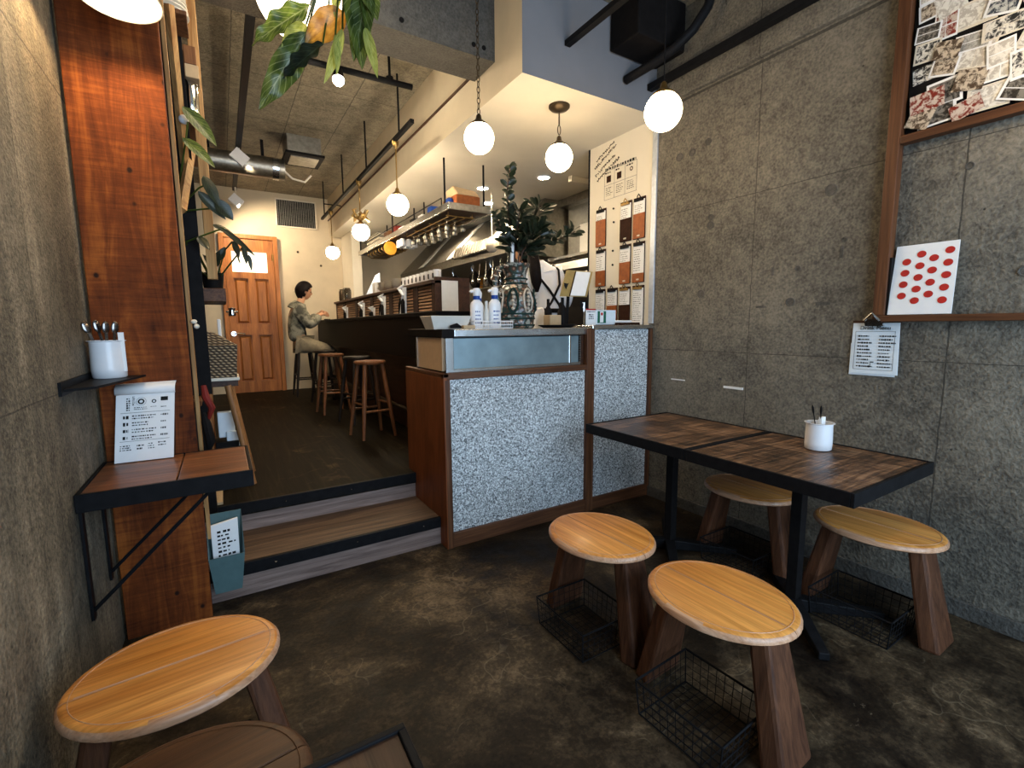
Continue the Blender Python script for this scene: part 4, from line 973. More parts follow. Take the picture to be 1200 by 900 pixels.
chart = tag(ch.build('printed_chart', M['inkg']), 'printed chart of small boxes and icons below the handwriting on the menu wall', 'chart')
m = MB(); marks(m, (x_, 2.965, 2.545), U_, V_, .33, .026, 1, 13, .9, 8, ragged=False)
for i, y in enumerate((2.965, 2.85, 2.735)):
    marks(m, (x_, y, 2.512), U_, V_, .07, .016, 1, 3, .8, i); marks(m, (x_, y-.01, 2.395), U_, V_, .08, .07, 5, 4, .4, i+5)
m.build('chart_text', M['ink'], chart)
m = MB()
for y in (2.925, 2.81): m.box(x_-.001, x_, y-.026, y+.022, 2.43, 2.48)
m.lathe([(.016,0),(.016,.001),(.009,.001)], (x_, 2.68, 2.47), 14, Matrix.Rotation(-pi/2,3,'Y'), caps=False)
m.build('chart_icon', M['leather_d'], chart)

# ------------------------------------------------------------------ pendants, tracks, pipes
def pendant(c, r, ztop, kind, label, fitter='bronze'):
    c = Vector(c); t = thing('pendant_lamp', (c.x, c.y, ztop), label, 'lamp', 'white globe pendants')
    gb = MB().ball(c, r, 36, 22).build('globe', M['globe_b' if kind == 'rod' else 'globe'], t, smooth=True)
    f = M[fitter]
    MB().lathe([(r*.62,r*.80),(r*.60,r*.90),(r*.42,r*1.02),(r*.30,r*1.12),(r*.20,r*1.22),(r*.16,r*1.45),(r*.06,r*1.55)], c, 24).build('fitter', f, t, smooth=True)
    z0 = c.z + r*1.5
    if kind == 'chain':
        m = MB(); n = int((ztop - z0) / .030)
        for i in range(n):
            cz = z0 + .016 + i*.030; a = (i % 2) * pi/2
            m.tube([(c.x + cos(a)*.009*cos(q), c.y + sin(a)*.009*cos(q), cz + .0185*sin(q)) for q in [2*pi*k/10 for k in range(10)]], .0026, 5, closed=True)
        m.build('chain', M['bronze'], t, smooth=True)
    elif kind == 'cord': MB().cyl((c.x, c.y, z0), (c.x, c.y, ztop-.02), .003, n=6).build('cord', M['blackmat'], t)
    elif kind == 'rod': MB().cyl((c.x, c.y, z0), (c.x, c.y, ztop-.02), .006, n=8).build('rod', M['brass'], t, smooth=True)
    elif kind == 'short':
        MB().cyl((c.x, c.y, z0+.07), (c.x, c.y, ztop-.02), .005, n=8).tube([(c.x+.012*cos(q), c.y, z0+.04+.03*sin(q)) for q in [2*pi*k/12 for k in range(12)]], .003, 5, closed=True).build('rod', M['bronze'], t, smooth=True)
    if kind in ('chain', 'cord', 'short'):
        MB().lathe([(.001,0),(.070,0),(.070,-.012),(.055,-.026),(.02,-.034),(.001,-.036)][::-1], (c.x, c.y, ztop), 28).build('canopy', M['bronze'], t, smooth=True)
    else:
        MB().lathe([(.012,-.05),(.022,-.03),(.018,0)], (c.x, c.y, ztop), 12).tube([(c.x-.025,c.y,ztop+.01),(c.x-.02,c.y,ztop-.03),(c.x+.02,c.y,ztop-.03),(c.x+.025,c.y,ztop+.01)], .006, 6).build('hook_clamp', M['brass'], t, smooth=True)
    return t
pendant((1.381, 2.60, 2.405), .088, CZ, 'chain', 'white globe pendant hanging on a dark chain near the concrete beam')
pendant((2.013, 2.653, 2.418), .090, 2.745, 'short', 'white globe pendant hanging close under the kitchen ceiling on a round canopy')
pendant((1.936, 1.706, 2.345), .090, CZ, 'cord', 'white globe pendant on a thin cord in front of the right concrete wall', 'brass')
RZ = 2.855
pendant((1.35, 4.03, 2.328), .090, RZ-.02, 'rod', 'nearest white globe pendant on the long black rail over the bar', 'brass')
om = pendant((1.35, 5.27, 2.312), .090, RZ-.02, 'rod', 'white globe pendant with gilt ornament above it, middle of the black rail', 'brass')
mo = MB()
for i in range(9):
    a = i*2*pi/9; mo.tube([(1.35,5.27,2.43),(1.35+.05*cos(a),5.27+.05*sin(a),2.46+.02*(i%2)),(1.35+.085*cos(a),5.27+.085*sin(a),2.43+.05*(i%3)),(1.35+.07*cos(a+.5),5.27+.07*sin(a+.5),2.50+.04*(i%2))], [.006,.011,.014,.004], 6)
mo.build('ornament', M['brass'], om, smooth=True)
pendant((1.35, 6.78, 2.30), .086, RZ-.02, 'rod', 'farthest white globe pendant, by the back wall', 'brass')
pendant((2.30, .36, 2.36), .09, CZ, 'cord', 'added white globe pendant standing in for a globe reflection before the photo collage', 'brass')  # added lamp in place of a reflected globe, also warms the right wall
rl = thing('hanging_rail', (1.35, 5.5, RZ), 'long black rail hung below the ceiling over the bar carrying three globes', 'rail')
MB().box(1.335, 1.365, 3.62, 7.40, RZ-.015, RZ+.015).build('rail_bar', M['black'], rl)
for y in (3.93, 4.95, 6.0, 7.2): MB().cyl((1.35, y, RZ+.015), (1.35, y, CZ), .008, n=8).build('drop_rod', M['black'], rl)
MB().cyl((1.35, 7.2, 3.02), (1.62, 7.2, 3.02), .008, n=8).build('side_rod', M['black'], rl)
cbz = thing('cross_pipe', (1.0, 3.72, 3.15), 'short black pipe hung crosswise below the ceiling behind the beam', 'pipe')
MB().cyl((.50, 3.73, 3.14), (1.39, 3.71, 3.14), .022, n=14).build('pipe_bar', M['black'], cbz, smooth=True)
for x in (.62, 1.22): MB().cyl((x, 3.72, 3.15), (x, 3.72, CZ), .010, n=8).cyl((x, 3.72, 3.14), (x, 3.72, 3.175), .028, n=12).build('drop_rod', M['black'], cbz, smooth=True)
def spot(loc, d, label, r=.035):
    t = thing('spotlight', loc, label, 'lamp'); d = Vector(d).normalized(); c = Vector(loc)
    MB().cyl(c - d*.05, c + d*.03, r*.8, r*1.15, 18).build('spot_body', M['black'], t, smooth=True)
    MB().ball(c + d*.035, r, 20, 12).build('spot_bulb', M['bulb'], t, smooth=True); return t
spot((.83, 3.66, 3.06), (-.1,-.35,-1), 'glaring bare spotlight bulb on the cross pipe behind the hanging leaves', .038)
spot((.215, 3.10, 3.06), (-.25,.2,-1), 'glaring small spotlight on the ceiling track at the top left', .032)
tr = thing('ceiling_track', (.3, 5, 3.2), 'long black lighting track along the ceiling at the left of the back room', 'track')
MB().box(.262, .312, 3.03, 7.7, 3.17, 3.21).build('track_bar', M['black'], tr)
for y in (3.3, 4.6, 5.9, 7.3): MB().cyl((.287, y, 3.21), (.287, y, CZ), .006, n=8).build('drop_rod', M['black'], tr)
for (y, z, l) in ((5.9, 3.10, 'white square box light hanging from the ceiling track'), (7.5, 3.02, 'small white box light at the far end of the ceiling track')):
    t = thing('track_box_light', (.29, y, z), l, 'lamp')
    MB().obox((.29, y, z-.03), Matrix.Rotation(.7, 3, 'Y'), .075, .06, .06).build('box_head', M['white'], t, bevel=.004)
    MB().cyl((.29, y, z+.04), (.29, y, 3.17), .01, n=8).build('stem', M['cream'], t)
dk = thing('ventilation_duct', (.1, 5.98, 3.04), 'round grey ventilation duct running to the ceiling vent box', 'duct')
dp_ = MB().cyl((-.43, 5.98, 3.04), (.72, 5.98, 3.04), .11, n=28).build('duct_pipe', M['steel_dark'], dk, smooth=True)
MB().cyl((.60, 5.98, 3.04), (.66, 5.98, 3.04), .118, n=28).build('duct_collar', M['steel'], dp_, smooth=True)
for x in (.0, .5): MB().box(x, x+.03, 5.97, 5.99, 3.14, CZ).build('duct_strap', M['black'], dk)
vb = thing('ceiling_vent_box', (.9, 5.82, 3.12), 'grey box vent hanging from the concrete ceiling', 'vent')
MB().box(.725, 1.06, 5.64, 6.02, 3.14, CZ).build('vent_body', M['steel_dark'], vb)
MB().box(.70, 1.09, 5.61, 6.05, 3.12, 3.145).build('vent_flange', M['blackmat'], vb, bevel=.004)
MB().box(.76, 1.04, 5.68, 5.98, 3.110, 3.121).build('vent_grille', M['steel_dark'], vb)
tag(MB().tube([(.72,6.1,3.08),(.82,6.12,3.0),(.95,6.12,2.98),(1.02,6.1,3.06)], .012, 8).build('cable_loop', M['cream'], smooth=True), 'pale looped cable below the ceiling vent box', 'cable')
# upper right bars
tag(MB().box(1.88, 1.92, 0.2, 2.425, 2.97, 3.0).build('ceiling_track', M['black']), 'black lighting track ending on the grey bulkhead, leftmost of the three', 'track')
tag(MB().tube([(2.385,2.42,2.90),(2.40,2.30,2.91),(2.43,2.20,2.93),(2.47,2.10,2.97),(2.53,2.02,3.05),(2.58,1.96,3.16),(2.60,1.92,CZ)], .028, 12).build('flexible_conduit', M['black'], smooth=True), 'thick black bent conduit curving up to the ceiling at the bulkhead', 'conduit')
tag(MB().box(2.59, 2.635, -.5, 2.425, 2.885, 2.925).build('ceiling_track', M['black']), 'black lighting track along the top of the right concrete wall', 'track')
tag(MB().box(2.24, 2.66, 2.18, 2.42, 3.03, CZ).build('ceiling_speaker', M['blackmat'], bevel=.01), 'black boxy unit tucked under the ceiling against the bulkhead', 'speaker')
# enamel shade lamp, top left
en = thing('enamel_lamp', (-.21, 2.11, CZ), 'white enamel cone lamp shining on the red-brown board at the top left', 'lamp')
Rl = Matrix.Rotation(radians(-4), 3, 'X')
MB().lathe([(.118,0),(.113,.012),(.085,.06),(.05,.095),(.03,.11),(.028,.15),(.001,.155)], (-.21, 2.10, 2.372), 36, Rl, caps=False).build('lamp_shade', M['shade_in'], en, smooth=True, solid=.003)
shd_ = kids(en)[0]
MB().ball((-.21, 2.10, 2.418), .026, 18, 12).build('lamp_bulb', emit('lit_warm_bulb', (1.0, .70, .38), 700), shd_, smooth=True)
MB().cyl((-.21, 2.10, 2.525), (-.21, 2.10, CZ), .004, n=8).build('cord', M['blackmat'], en)
# big lit globe behind the hanging leaves
bg = thing('large_globe_lamp', (.405, 2.46, CZ), 'large overbright white globe behind the hanging leaves at the top', 'lamp')
MB().ball((.405, 2.46, 2.785), .185, 36, 22).build('globe', M['bigglobe'], bg, smooth=True)
MB().cyl((.405, 2.46, 2.95), (.405, 2.46, CZ), .012, n=10).build('rod', M['black'], bg)
# ------------------------------------------------------------------ hanging plant
hp = thing('hanging_plant', (.57, 2.2, 2.85), 'hanging plant with big wavy green, yellow and orange leaves at the top', 'plant')
MB().lathe([(.001,0),(.08,0),(.10,.10),(.095,.10),(.07,.02),(.001,.02)], (.56, 2.2, 2.86), 24).build('pot', M['cream'], hp, smooth=True)
MB().tube([(.56,2.2,2.95),(.56,2.2,CZ)], .003, 6).build('hanger', M['black'], hp)
lv = [((.42,2.30,2.66),(.185,2.40,2.50),.095,(.2,-1,.35),'leaf',.20,.10), ((.40,2.30,2.55),(.207,2.37,2.225),.115,(.3,-1,.1),'leaf',.16,.05),
      ((.40,2.30,2.58),(.30,2.34,2.40),.11,(.5,-1,.3),'leaf_y',.16,.05), ((.455,2.26,2.50),(.29,2.33,2.36),.085,(-.4,-1,.5),'leaf_d',.16,.08), ((.54,2.22,2.63),(.39,2.29,2.50),.115,(.2,-1,.1),'leaf_o',.04,.05),
      ((.575,2.21,2.76),(.595,2.16,2.40),.115,(.1,-1,.0),'leaf',.05,.05), ((.635,2.18,2.74),(.56,2.18,2.43),.10,(-.3,-1,.1),'leaf',.05,.05), ((.53,2.22,2.56),(.45,2.235,2.33),.05,(.5,-1,.0),'leaf_y',.05,.03),
      ((.50,2.22,2.53),(.50,2.22,2.37),.04,(.5,-1,.2),'leaf_y',.05,.03), ((.61,2.16,2.56),(.643,2.12,2.355),.045,(-.2,-1,.1),'leaf_y',.05,.03), ((.53,2.22,2.80),(.50,2.22,2.60),.05,(-.2,-1,.1),'leaf_y',.05,.03),
      ((.60,2.2,2.80),(.66,2.14,2.60),.10,(-.1,-1,.2),'leaf',.05,.05), ((.59,2.2,2.82),(.52,2.2,2.66),.09,(.1,-1,.2),'leaf_d',.05,.05)]
for a, b, w, n, mt, wav, cu in lv:
    lm = MB(); lm.leaf(a, b, w, n, cu, wav, .35, 26); lm.build('leaf', M[mt], hp, smooth=True)
m = MB()
for a, b, *_ in lv: m.tube([(.56,2.2,2.94), (Vector((.56,2.2,2.96))+Vector(a))/2 + Vector((0,0,.05)), a], .004, 6)
m.build('stems', M['leaf'], hp, smooth=True)

# ------------------------------------------------------------------ hanging kitchen shelf
hs = thing('hanging_shelf', (1.95, 5.4, 2.33), 'long steel-edged wooden shelf hung on rods over the bar', 'shelf')
MB().box(1.75, 2.14, 3.86, 6.93, 2.318, 2.345).build('shelf_board', M['barwood'], hs)
MB().box(1.73, 1.75, 3.84, 6.95, 2.305, 2.362).box(2.14, 2.16, 3.84, 6.95, 2.305, 2.362).build('side_channel', M['steel'], hs, bevel=.002)
MB().box(1.75, 2.14, 3.84, 3.86, 2.305, 2.362).box(1.75, 2.14, 6.93, 6.95, 2.305, 2.362).build('end_channel', M['steel_dark'], hs, bevel=.002)
for x in (1.74, 2.125):
    for y in (3.93, 5.4, 6.85): MB().cyl((x, y, 2.36), (x, y, 2.745), .009, n=8).build('hanger_rod', M['blackmat'], hs)
MB().tube([(1.76,4.05,2.44),(1.76,6.7,2.44)], .005, 6).tube([(1.76,4.05,2.36),(1.76,4.05,2.44)], .005, 6).tube([(1.76,4.75,2.36),(1.76,4.75,2.50)], .008, 6).build('guard_rail', M['blackmat'], hs)
bs = MB()
for y in (4.1, 4.9, 5.7, 6.5): bs.ball((1.745, y, 2.302), .008, 8, 6)
bs.build('bolt', M['chrome'], hs)
tag(MB().box(1.86, 2.10, 3.95, 4.25, 2.362, 2.47).build('bread_crate', M['leather'], bevel=.01), 'brown bread bag lying at the near end of the hanging shelf, the lower one', 'bag')
tag(MB().hull8([(1.88,3.96,2.472),(2.10,3.96,2.472),(2.10,4.2,2.472),(1.88,4.2,2.472)], [(1.85,4.0,2.55),(2.08,4.0,2.53),(2.08,4.18,2.53),(1.86,4.18,2.54)]).build('bread_bag', M['card'], bevel=.01), 'tan bread bag on top of the brown one on the hanging shelf', 'bag')
tag(MB().ball((1.84,4.05,2.41), .045, 14, 10, (1,1,1)).build('blue_cloth', M['blue'], smooth=True), 'bundled blue cloth beside the bread bags on the hanging shelf', 'cloth')
items = [(4.45,.05,.09,'blue','blue box lying on the hanging shelf near the guard post'),(4.7,.06,.06,'paper','white paper stack on the hanging shelf, next to the blue box'),(4.95,.05,.07,'blackmat','black box on the hanging shelf behind the guard rail'),
    (5.3,.09,.05,'paper','white tray stack on the hanging shelf before the red packet'),(5.55,.08,.10,'redp','red packet on the hanging shelf'),(5.85,.10,.09,'stud_d','brown box on the hanging shelf beyond the red packet')]
for y, w, h, mt, l in items:
    tag(MB().box(1.80, 2.05, y-w, y+w, 2.346, 2.346+h+.02).build('shelf_item_box', M[mt], bevel=.006), l, 'box')
for i in range(7):
    tag(MB().box(1.79+.006*(i%3), 2.05, 6.15-.02*(i%2), 6.7, 2.347+i*.024, 2.367+i*.024).build('stacked_tray', M['cream'] if i % 2 else M['steel_dark'], bevel=.002), 'flat tray in the far stack on the hanging shelf, number ' + ['one','two','three','four','five','six','seven'][i] + ' from the bottom', 'tray', 'trays stacked at the far end of the hanging shelf')
# things hanging below
hr = thing('utensil_rack', (1.95, 4.6, 2.30), 'brass wire rack below the hanging shelf holding glasses upside down', 'rack')
m = MB()
for x in (1.80, 1.88, 1.96, 2.04): m.tube([(x,4.0,2.275),(x,5.1,2.275)], .005, 6)
for y in (4.0, 4.4, 4.8, 5.1): m.tube([(1.78,y,2.285),(2.06,y,2.285)], .005, 6)
for y in (4.0, 5.1): m.tube([(1.80,y,2.28),(1.80,y,2.318)], .004, 6).tube([(2.04,y,2.28),(2.04,y,2.318)], .004, 6)
m.build('rack_wires', M['brass'], hr, smooth=True)
g0 = None
gl_prof = [(.024,0),(.026,.001),(.003,-.006),(.003,-.035),(.014,-.042),(.024,-.058),(.026,-.075),(.021,-.092)]
k = 0
for x in (1.84, 1.92, 2.0):
    for y in (4.12, 4.3, 4.48, 4.66, 4.84, 5.0):
        if g0 is None:
            g0 = tag(MB().lathe(gl_prof, (x, y, 2.272), 16, caps=False).build('wine_glass', M['steel_dark'], smooth=True, origin=(x, y, 2.272)), 'stemmed glass hanging upside down below the hanging shelf', 'glass', 'stemmed glasses hanging under the shelf')
        else: dup(g0, (x, y, 2.272))
c0 = None
for x in (1.80, 1.87, 1.94):
    for y in (5.25, 5.36):
        if c0 is None:
            c0 = tag(MB().lathe([(.001,0),(.022,0),(.033,-.02),(.036,-.085),(.033,-.085),(.03,-.02),(.001,-.006)][::-1], (x, y, 2.28), 18).build('hanging_cup', M['white'], smooth=True, origin=(x, y, 2.28)), 'white tumbler hanging upside down beyond the stemmed glasses', 'cup', 'white tumblers under the shelf')
        else: dup(c0, (x, y, 2.28))
tag(MB().lathe([(.001,0),(.075,0),(.078,.012),(.03,.016),(.001,.016)][::-1], (1.77, 5.62, 2.225), 28, Matrix.Rotation(pi/2, 3, 'X')).build('orange_disc', M['orange'], smooth=True), 'round orange sign hanging below the hanging shelf edge', 'sign')
for i in range(7):
    tag(MB().tube([(1.80, 5.9+i*.13, 2.305), (1.79, 5.9+i*.13, 2.27), (1.84, 5.9+i*.13, 2.245), (2.05, 5.9+i*.13, 2.25), (2.08, 5.9+i*.13, 2.28), (2.08, 5.9+i*.13, 2.318)], .008, 6).build('glass_hanger', M['brass'], smooth=True), 'brass glass hanger rail below the far half of the hanging shelf', 'rack', 'brass hanger rails under the shelf')

# ------------------------------------------------------------------ bar top and screen items
for i, y in enumerate((6.44, 5.60, 5.17, 4.78, 4.15)):
    t = thing('condiment_stand', (1.42, y, 1.41), ['white folded card stand with dark bottle on the bar, farthest from the camera', 'white folded card stand on the bar, second farthest', 'small white card stand in the middle of the bar row', 'white folded card stand on the bar, second nearest', 'tall folded menu stand with dark bottles on the bar, nearest to the camera'][i], 'menu stand')
    h = (.15, .17, .10, .20, .24)[i]
    MB().hull8([(1.385,y+.04,1.411),(1.40,y-.03,1.411),(1.43,y-.02,1.411),(1.415,y+.05,1.411)], [(1.40,y-.01,1.41+h),(1.425,y-.045,1.41+h),(1.43,y-.04,1.41+h),(1.405,y-.005,1.41+h)]).build('folded_card', M['paper'], t)
    MB().tube([(1.40,y-.02,1.41+h*.7),(1.38,y+.02,1.41+h*.95),(1.41,y-.03,1.41+h*1.1)], [.012,.02,.006], 8).build('paper_bow', M['paper'], t, smooth=True)
    MB().lathe([(.001,0),(.018,0),(.018,h*.4),(.008,h*.52),(.008,h*.62),(.001,h*.63)], (1.41, y+.09, 1.411), 14).build('sauce_bottle', M['blackmat'], t, smooth=True)
    MB().lathe([(.001,0),(.018,0),(.018,h*.45),(.008,h*.55),(.001,h*.56)], (1.37, y-.10, 1.411), 14).build('sauce_bottle', M['blackmat'], t, smooth=True)
cup0 = None
for i in range(9):
    y = 3.72 + i*.10; x = 1.56
    if cup0 is None:
        cup0 = thing('mug', (x, y, 1.675), 'white mug in the row standing on the cap of the slatted screen', 'mug', 'white mugs on the screen cap')
        MB().lathe([(.001,0),(.032,0),(.036,.01),(.036,.095),(.031,.095),(.031,.012),(.001,.01)], (x, y, 1.675), 20).build('cup_body', M['white'], cup0, smooth=True)
        MB().tube([(x,y-.034,1.755),(x,y-.055,1.745),(x,y-.055,1.705),(x,y-.034,1.695)], .005, 6).build('handle', M['white'], cup0, smooth=True)
        MB().box(x-.0385, x-.036, y-.012, y+.012, 1.70, 1.74).build('printed_mark', M['blackmat'], cup0)
    else: dup(cup0, (x, y, 1.675))
c0 = None
for k, y in enumerate((4.72, 4.95, 5.18)):
    for i in range(4):
        z = 1.675 + i*.02
        if c0 is None:
            c0 = tag(MB().lathe([(.001,0),(.04,0),(.085,.045),(.08,.045),(.038,.006),(.001,.006)], (1.56, y, z), 24).build('bowl', M['cream'], smooth=True, origin=(1.56, y, z)), 'cream bowl in the stacks behind the white mugs on the screen cap', 'bowl', 'cream bowls on the screen cap')
        else: dup(c0, (1.56, y, z))
for i, (y, x) in enumerate(((6.95, 1.55), (7.12, 1.57), (7.28, 1.56))):
    tag(MB().lathe([(.001,0),(.05,0),(.055,.02),(.055,.14),(.045,.16),(.045,.175),(.001,.18)], (x, y, 1.675), 20).build('storage_jar', M['glass'] if i == 0 else M['bronze'], smooth=True), 'dark jar at the far end of the screen cap, ' + ('nearest', 'middle', 'farthest')[i] + ' of three', 'jar')
tb_ = thing('register_tablet', (1.60, 5.75, 1.675), 'bluish white tilted tablet screen behind the slatted screen', 'tablet')
MB().hull8([(1.57,5.55,1.70),(1.63,5.6,1.70),(1.66,6.15,1.70),(1.60,6.15,1.70)], [(1.70,5.85,1.96),(1.71,5.87,1.96),(1.74,6.15,1.96),(1.73,6.15,1.96)]).build('screen', emit('lit_screen', (.55,.72,.9), .55), tb_)
MB().box(1.55, 1.72, 5.5, 6.15, 1.676, 1.70).build('stand', M['white'], tb_)
tag(MB().box(1.50, 1.62, 5.35, 5.48, 1.676, 1.80).build('receipt_printer', M['white'], bevel=.01), 'white receipt printer beside the tilted tablet', 'printer')
struct(MB().box(1.76, 1.90, 7.45, 8.13, .33, 2.745).build('wall_kitchen', M['plaster_w']))['label'] = 'short wall at the far end of the kitchen'

# ------------------------------------------------------------------ kitchen
hd = thing('range_hood', (3.1, 6.0, 2.1), 'large sloping stainless steel range hood along the kitchen wall', 'hood')
MB().add([(2.72,4.55,2.10),(3.60,4.55,2.10),(3.60,4.55,2.745),(3.25,4.55,2.745),(2.72,4.55,2.20),(2.72,8.1,2.10),(3.60,8.1,2.10),(3.60,8.1,2.745),(3.25,8.1,2.745),(2.72,8.1,2.20)],
    [(0,1,2,3,4),(9,8,7,6,5),(0,4,9,5),(4,3,8,9),(3,2,7,8),(2,1,6,7),(1,0,5,6)]).build('hood_body', M['steel_dark'], hd)
for y in (5.0, 6.05, 7.1): MB().hull8([(2.715,y-.09,2.205),(2.715,y+.09,2.205),(3.24,y+.09,2.75-.006),(3.24,y-.09,2.75-.006)], [(2.710,y-.09,2.21),(2.710,y+.09,2.21),(3.235,y+.09,2.744),(3.235,y-.09,2.744)]).build('painted_reflection', M['white'], hd)  # white strips paint the light patches reflected on the hood slope
ft = thing('grease_filter', (2.66, 5.25, 2.15), 'slotted steel grease filter leaning on the hood edge', 'filter')
m = MB()
for i in range(14): m.obox((2.650, 4.80+i*.069, 2.235), Matrix.Rotation(.35, 3, 'Y'), .008, .020, .066)
m.build('slots', M['cream'], ft)
MB().obox((2.675, 5.25, 2.235), Matrix.Rotation(.35, 3, 'Y'), .004, .48, .08).build('filter_back', M['blackmat'], ft)
MB().tube([(2.64,4.76,2.17),(2.64,5.73,2.17)], .010, 6).tube([(2.69,4.76,2.30),(2.69,5.73,2.30)], .010, 6).build('filter_frame', M['steel'], ft)
for i, y in enumerate((4.63, 4.34)):
    tag(MB().ball((2.60, y, 2.185), .085, 20, 12, (.8,1,1)).cyl((2.60, y, 2.26), (2.60, y, 2.745), .006, n=8).build('white_lampshade', M['cream'], smooth=True), 'round white shade beside the slotted hood filter, ' + ('left' if i == 0 else 'right') + ' of two', 'lamp')
kr = thing('stove', (3.1, 5.5, .33), 'dark stove line with pans under the hood', 'stove')
MB().box(2.75, 3.54, 4.52, 7.9, .33, 1.25).build('stove_body', M['steel_dark'], kr)
MB().box(3.54, 3.60, 4.52, 8.1, 1.25, 2.09).build('splash_panel', M['steel_dark'], kr)
for i, y in enumerate((4.7, 5.2, 5.7, 6.3)):
    t = thing('frying_pan', (3.1, y, 1.25), 'dark pan hanging in the kitchen under the hood, ' + ('nearest', 'second', 'third', 'farthest')[i], 'pan')
    MB().lathe([(.001,0),(.10,0),(.13,.04),(.125,.04),(.098,.005),(.001,.005)], (2.90, y, 1.90), 26, Matrix.Rotation(radians(80), 3, 'Y')).build('pan_body', M['blackmat'], t, smooth=True)
    MB().tube([(2.90, y, 2.02), (2.88, y, 2.07), (2.90, y, 2.105)], .011, 8).build('handle', M['steel'], t, smooth=True)
sr = thing('spice_rack', (3.45, 6.0, 1.86), 'steel wall rack crowded with jars under the range hood', 'rack')
MB().box(3.34, 3.54, 4.6, 7.6, 1.85, 1.865).build('rack_shelf', M['steel'], sr, bevel=.002)
MB().tube([(3.345,4.6,1.90),(3.345,7.6,1.90)], .005, 6).build('rack_rail', M['chrome'], sr)
for i in range(14):
    y = 4.72 + i*.2; mt = ('cream','steel_dark','orange','clear','white','bronze','steel')[i % 7]; h_ = (.14,.18,.12,.16,.20,.13,.17)[(i*3) % 7]
    tag(MB().lathe([(.001,0),(.055,0),(.06,.01),(.06,h_*.75),(.045,h_*.85),(.045,h_),(.001,h_)], (3.45, y, 1.866), 18).build('kitchen_jar', M[mt], smooth=True), ('cream','grey steel','orange','frosted','white','dark bronze','bright steel')[i % 7] + ' jar on the wall rack under the hood, ' + ('nearer' if i < 7 else 'farther') + ' one of its colour', 'jar', 'jars on the wall rack')
for i in range(6):
    tag(MB().tube([(2.80, 4.62+i*.17, 2.10), (2.78, 4.62+i*.17, 1.9)], .006, 6).ball((2.78, 4.62+i*.17, 1.87), .035, 12, 8, (.5,1,1)).build('ladle', M['chrome'], smooth=True), 'steel ladle hanging from the hood edge in the kitchen', 'ladle', 'ladles hanging from the hood')
sw = thing('steel_wall_cabinet', (3.4, 3.8, 1.95), 'stainless wall panel and shelf at the right of the kitchen', 'cabinet')
MB().box(3.56, 3.60, 3.12, 4.5, 2.10, 2.66).build('wall_panel', M['steel'], sw)
MB().box(3.25, 3.56, 3.12, 4.5, 2.03, 2.06).build('shelf_plate', M['steel'], sw, bevel=.003)
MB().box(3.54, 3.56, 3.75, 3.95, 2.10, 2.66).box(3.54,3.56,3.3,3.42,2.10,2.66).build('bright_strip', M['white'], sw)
tag(MB().box(3.50, 3.54, 3.86, 4.22, 2.10, 2.42).build('white_poster', M['paper']), 'white framed sheet on the steel wall behind the bouquet', 'poster')
ov = thing('oven', (3.2, 3.75, .33), 'black double oven on the right side of the kitchen', 'oven')
MB().box(3.0, 3.54, 3.12, 4.38, .33, 1.95).build('oven_body', M['blackmat'], ov, bevel=.01)
MB().tube([(2.98,3.2,1.80),(2.96,3.25,1.80),(2.96,4.2,1.80),(2.98,4.25,1.80)], .012, 8).tube([(2.98,3.2,1.60),(2.96,3.25,1.60),(2.96,4.2,1.60),(2.98,4.25,1.60)], .012, 8).build('oven_handle', M['chrome'], ov, smooth=True)
MB().box(2.99, 3.0, 3.2, 4.3, 1.86, 1.93).build('control_panel', M['steel'], ov)
for (x, y) in ((2.797,3.934),(2.786,5.044),(2.45,4.55),(2.79,6.2)):
    t = thing('recessed_downlight', (x, y, 2.745), {2.797:'round recessed downlight in the kitchen ceiling nearest the globe with canopy',2.786:'round recessed downlight behind the bouquet',2.45:'round recessed downlight over the end of the hanging shelf',2.79:'round recessed downlight farthest back over the hood'}[x], 'lamp')
    MB().lathe([(.075,0),(.075,-.006),(.055,-.008),(.055,-.001)], (x, y, 2.745), 28, caps=False).build('trim_ring', M['white'], t, smooth=True)
    MB().lathe([(.001,-.003),(.055,-.003),(.055,-.001),(.001,-.001)], (x, y, 2.745), 28).build('light_disc', M['downl'], t)

# ------------------------------------------------------------------ items on the worktop
WZ = 1.2855
tag(MB().add([(1.035,2.53,WZ),(1.235,2.53,WZ),(1.235,2.66,WZ),(1.035,2.66,WZ),(1.010,2.51,WZ+.075),(1.26,2.51,WZ+.075),(1.26,2.68,WZ+.075),(1.010,2.68,WZ+.075)],
    [(0,3,2,1),(0,1,5,4),(1,2,6,5),(2,3,7,6),(3,0,4,7)]).build('plastic_tub', M['clear'], solid=.004), 'frosted plastic tub at the left end of the steel worktop', 'tub')
tag(MB().box(1.20, 1.275, 2.485, 2.52, WZ, WZ+.02).build('kraft_box', M['card'], bevel=.002), 'small kraft cardboard block before the plastic tub', 'box')
tag(MB().tube([(1.12,2.50,WZ+.012),(1.16,2.49,WZ+.02),(1.19,2.50,WZ+.010)], [.008,.014,.006], 8).build('tongs', M['blackmat'], smooth=True), 'little dark clip lying before the plastic tub', 'clip')
ws_ = thing('wire_tray', (1.4, 2.55, WZ), 'low white wire tray holding the detergent bottles', 'tray')
m = MB().box(1.275, 1.54, 2.495, 2.68, WZ, WZ+.006)
for z in (.022, .044):
    m.tube([(1.275,2.495,WZ+z),(1.54,2.495,WZ+z),(1.54,2.68,WZ+z),(1.275,2.68,WZ+z)], .0028, 5, closed=True)
for i in range(20):
    x = 1.275 + i*.265/19; m.tube([(x,2.495,WZ),(x,2.495,WZ+.044)], .002, 4); m.tube([(x,2.68,WZ),(x,2.68,WZ+.044)], .002, 4)
m.build('wires', M['white'], ws_)
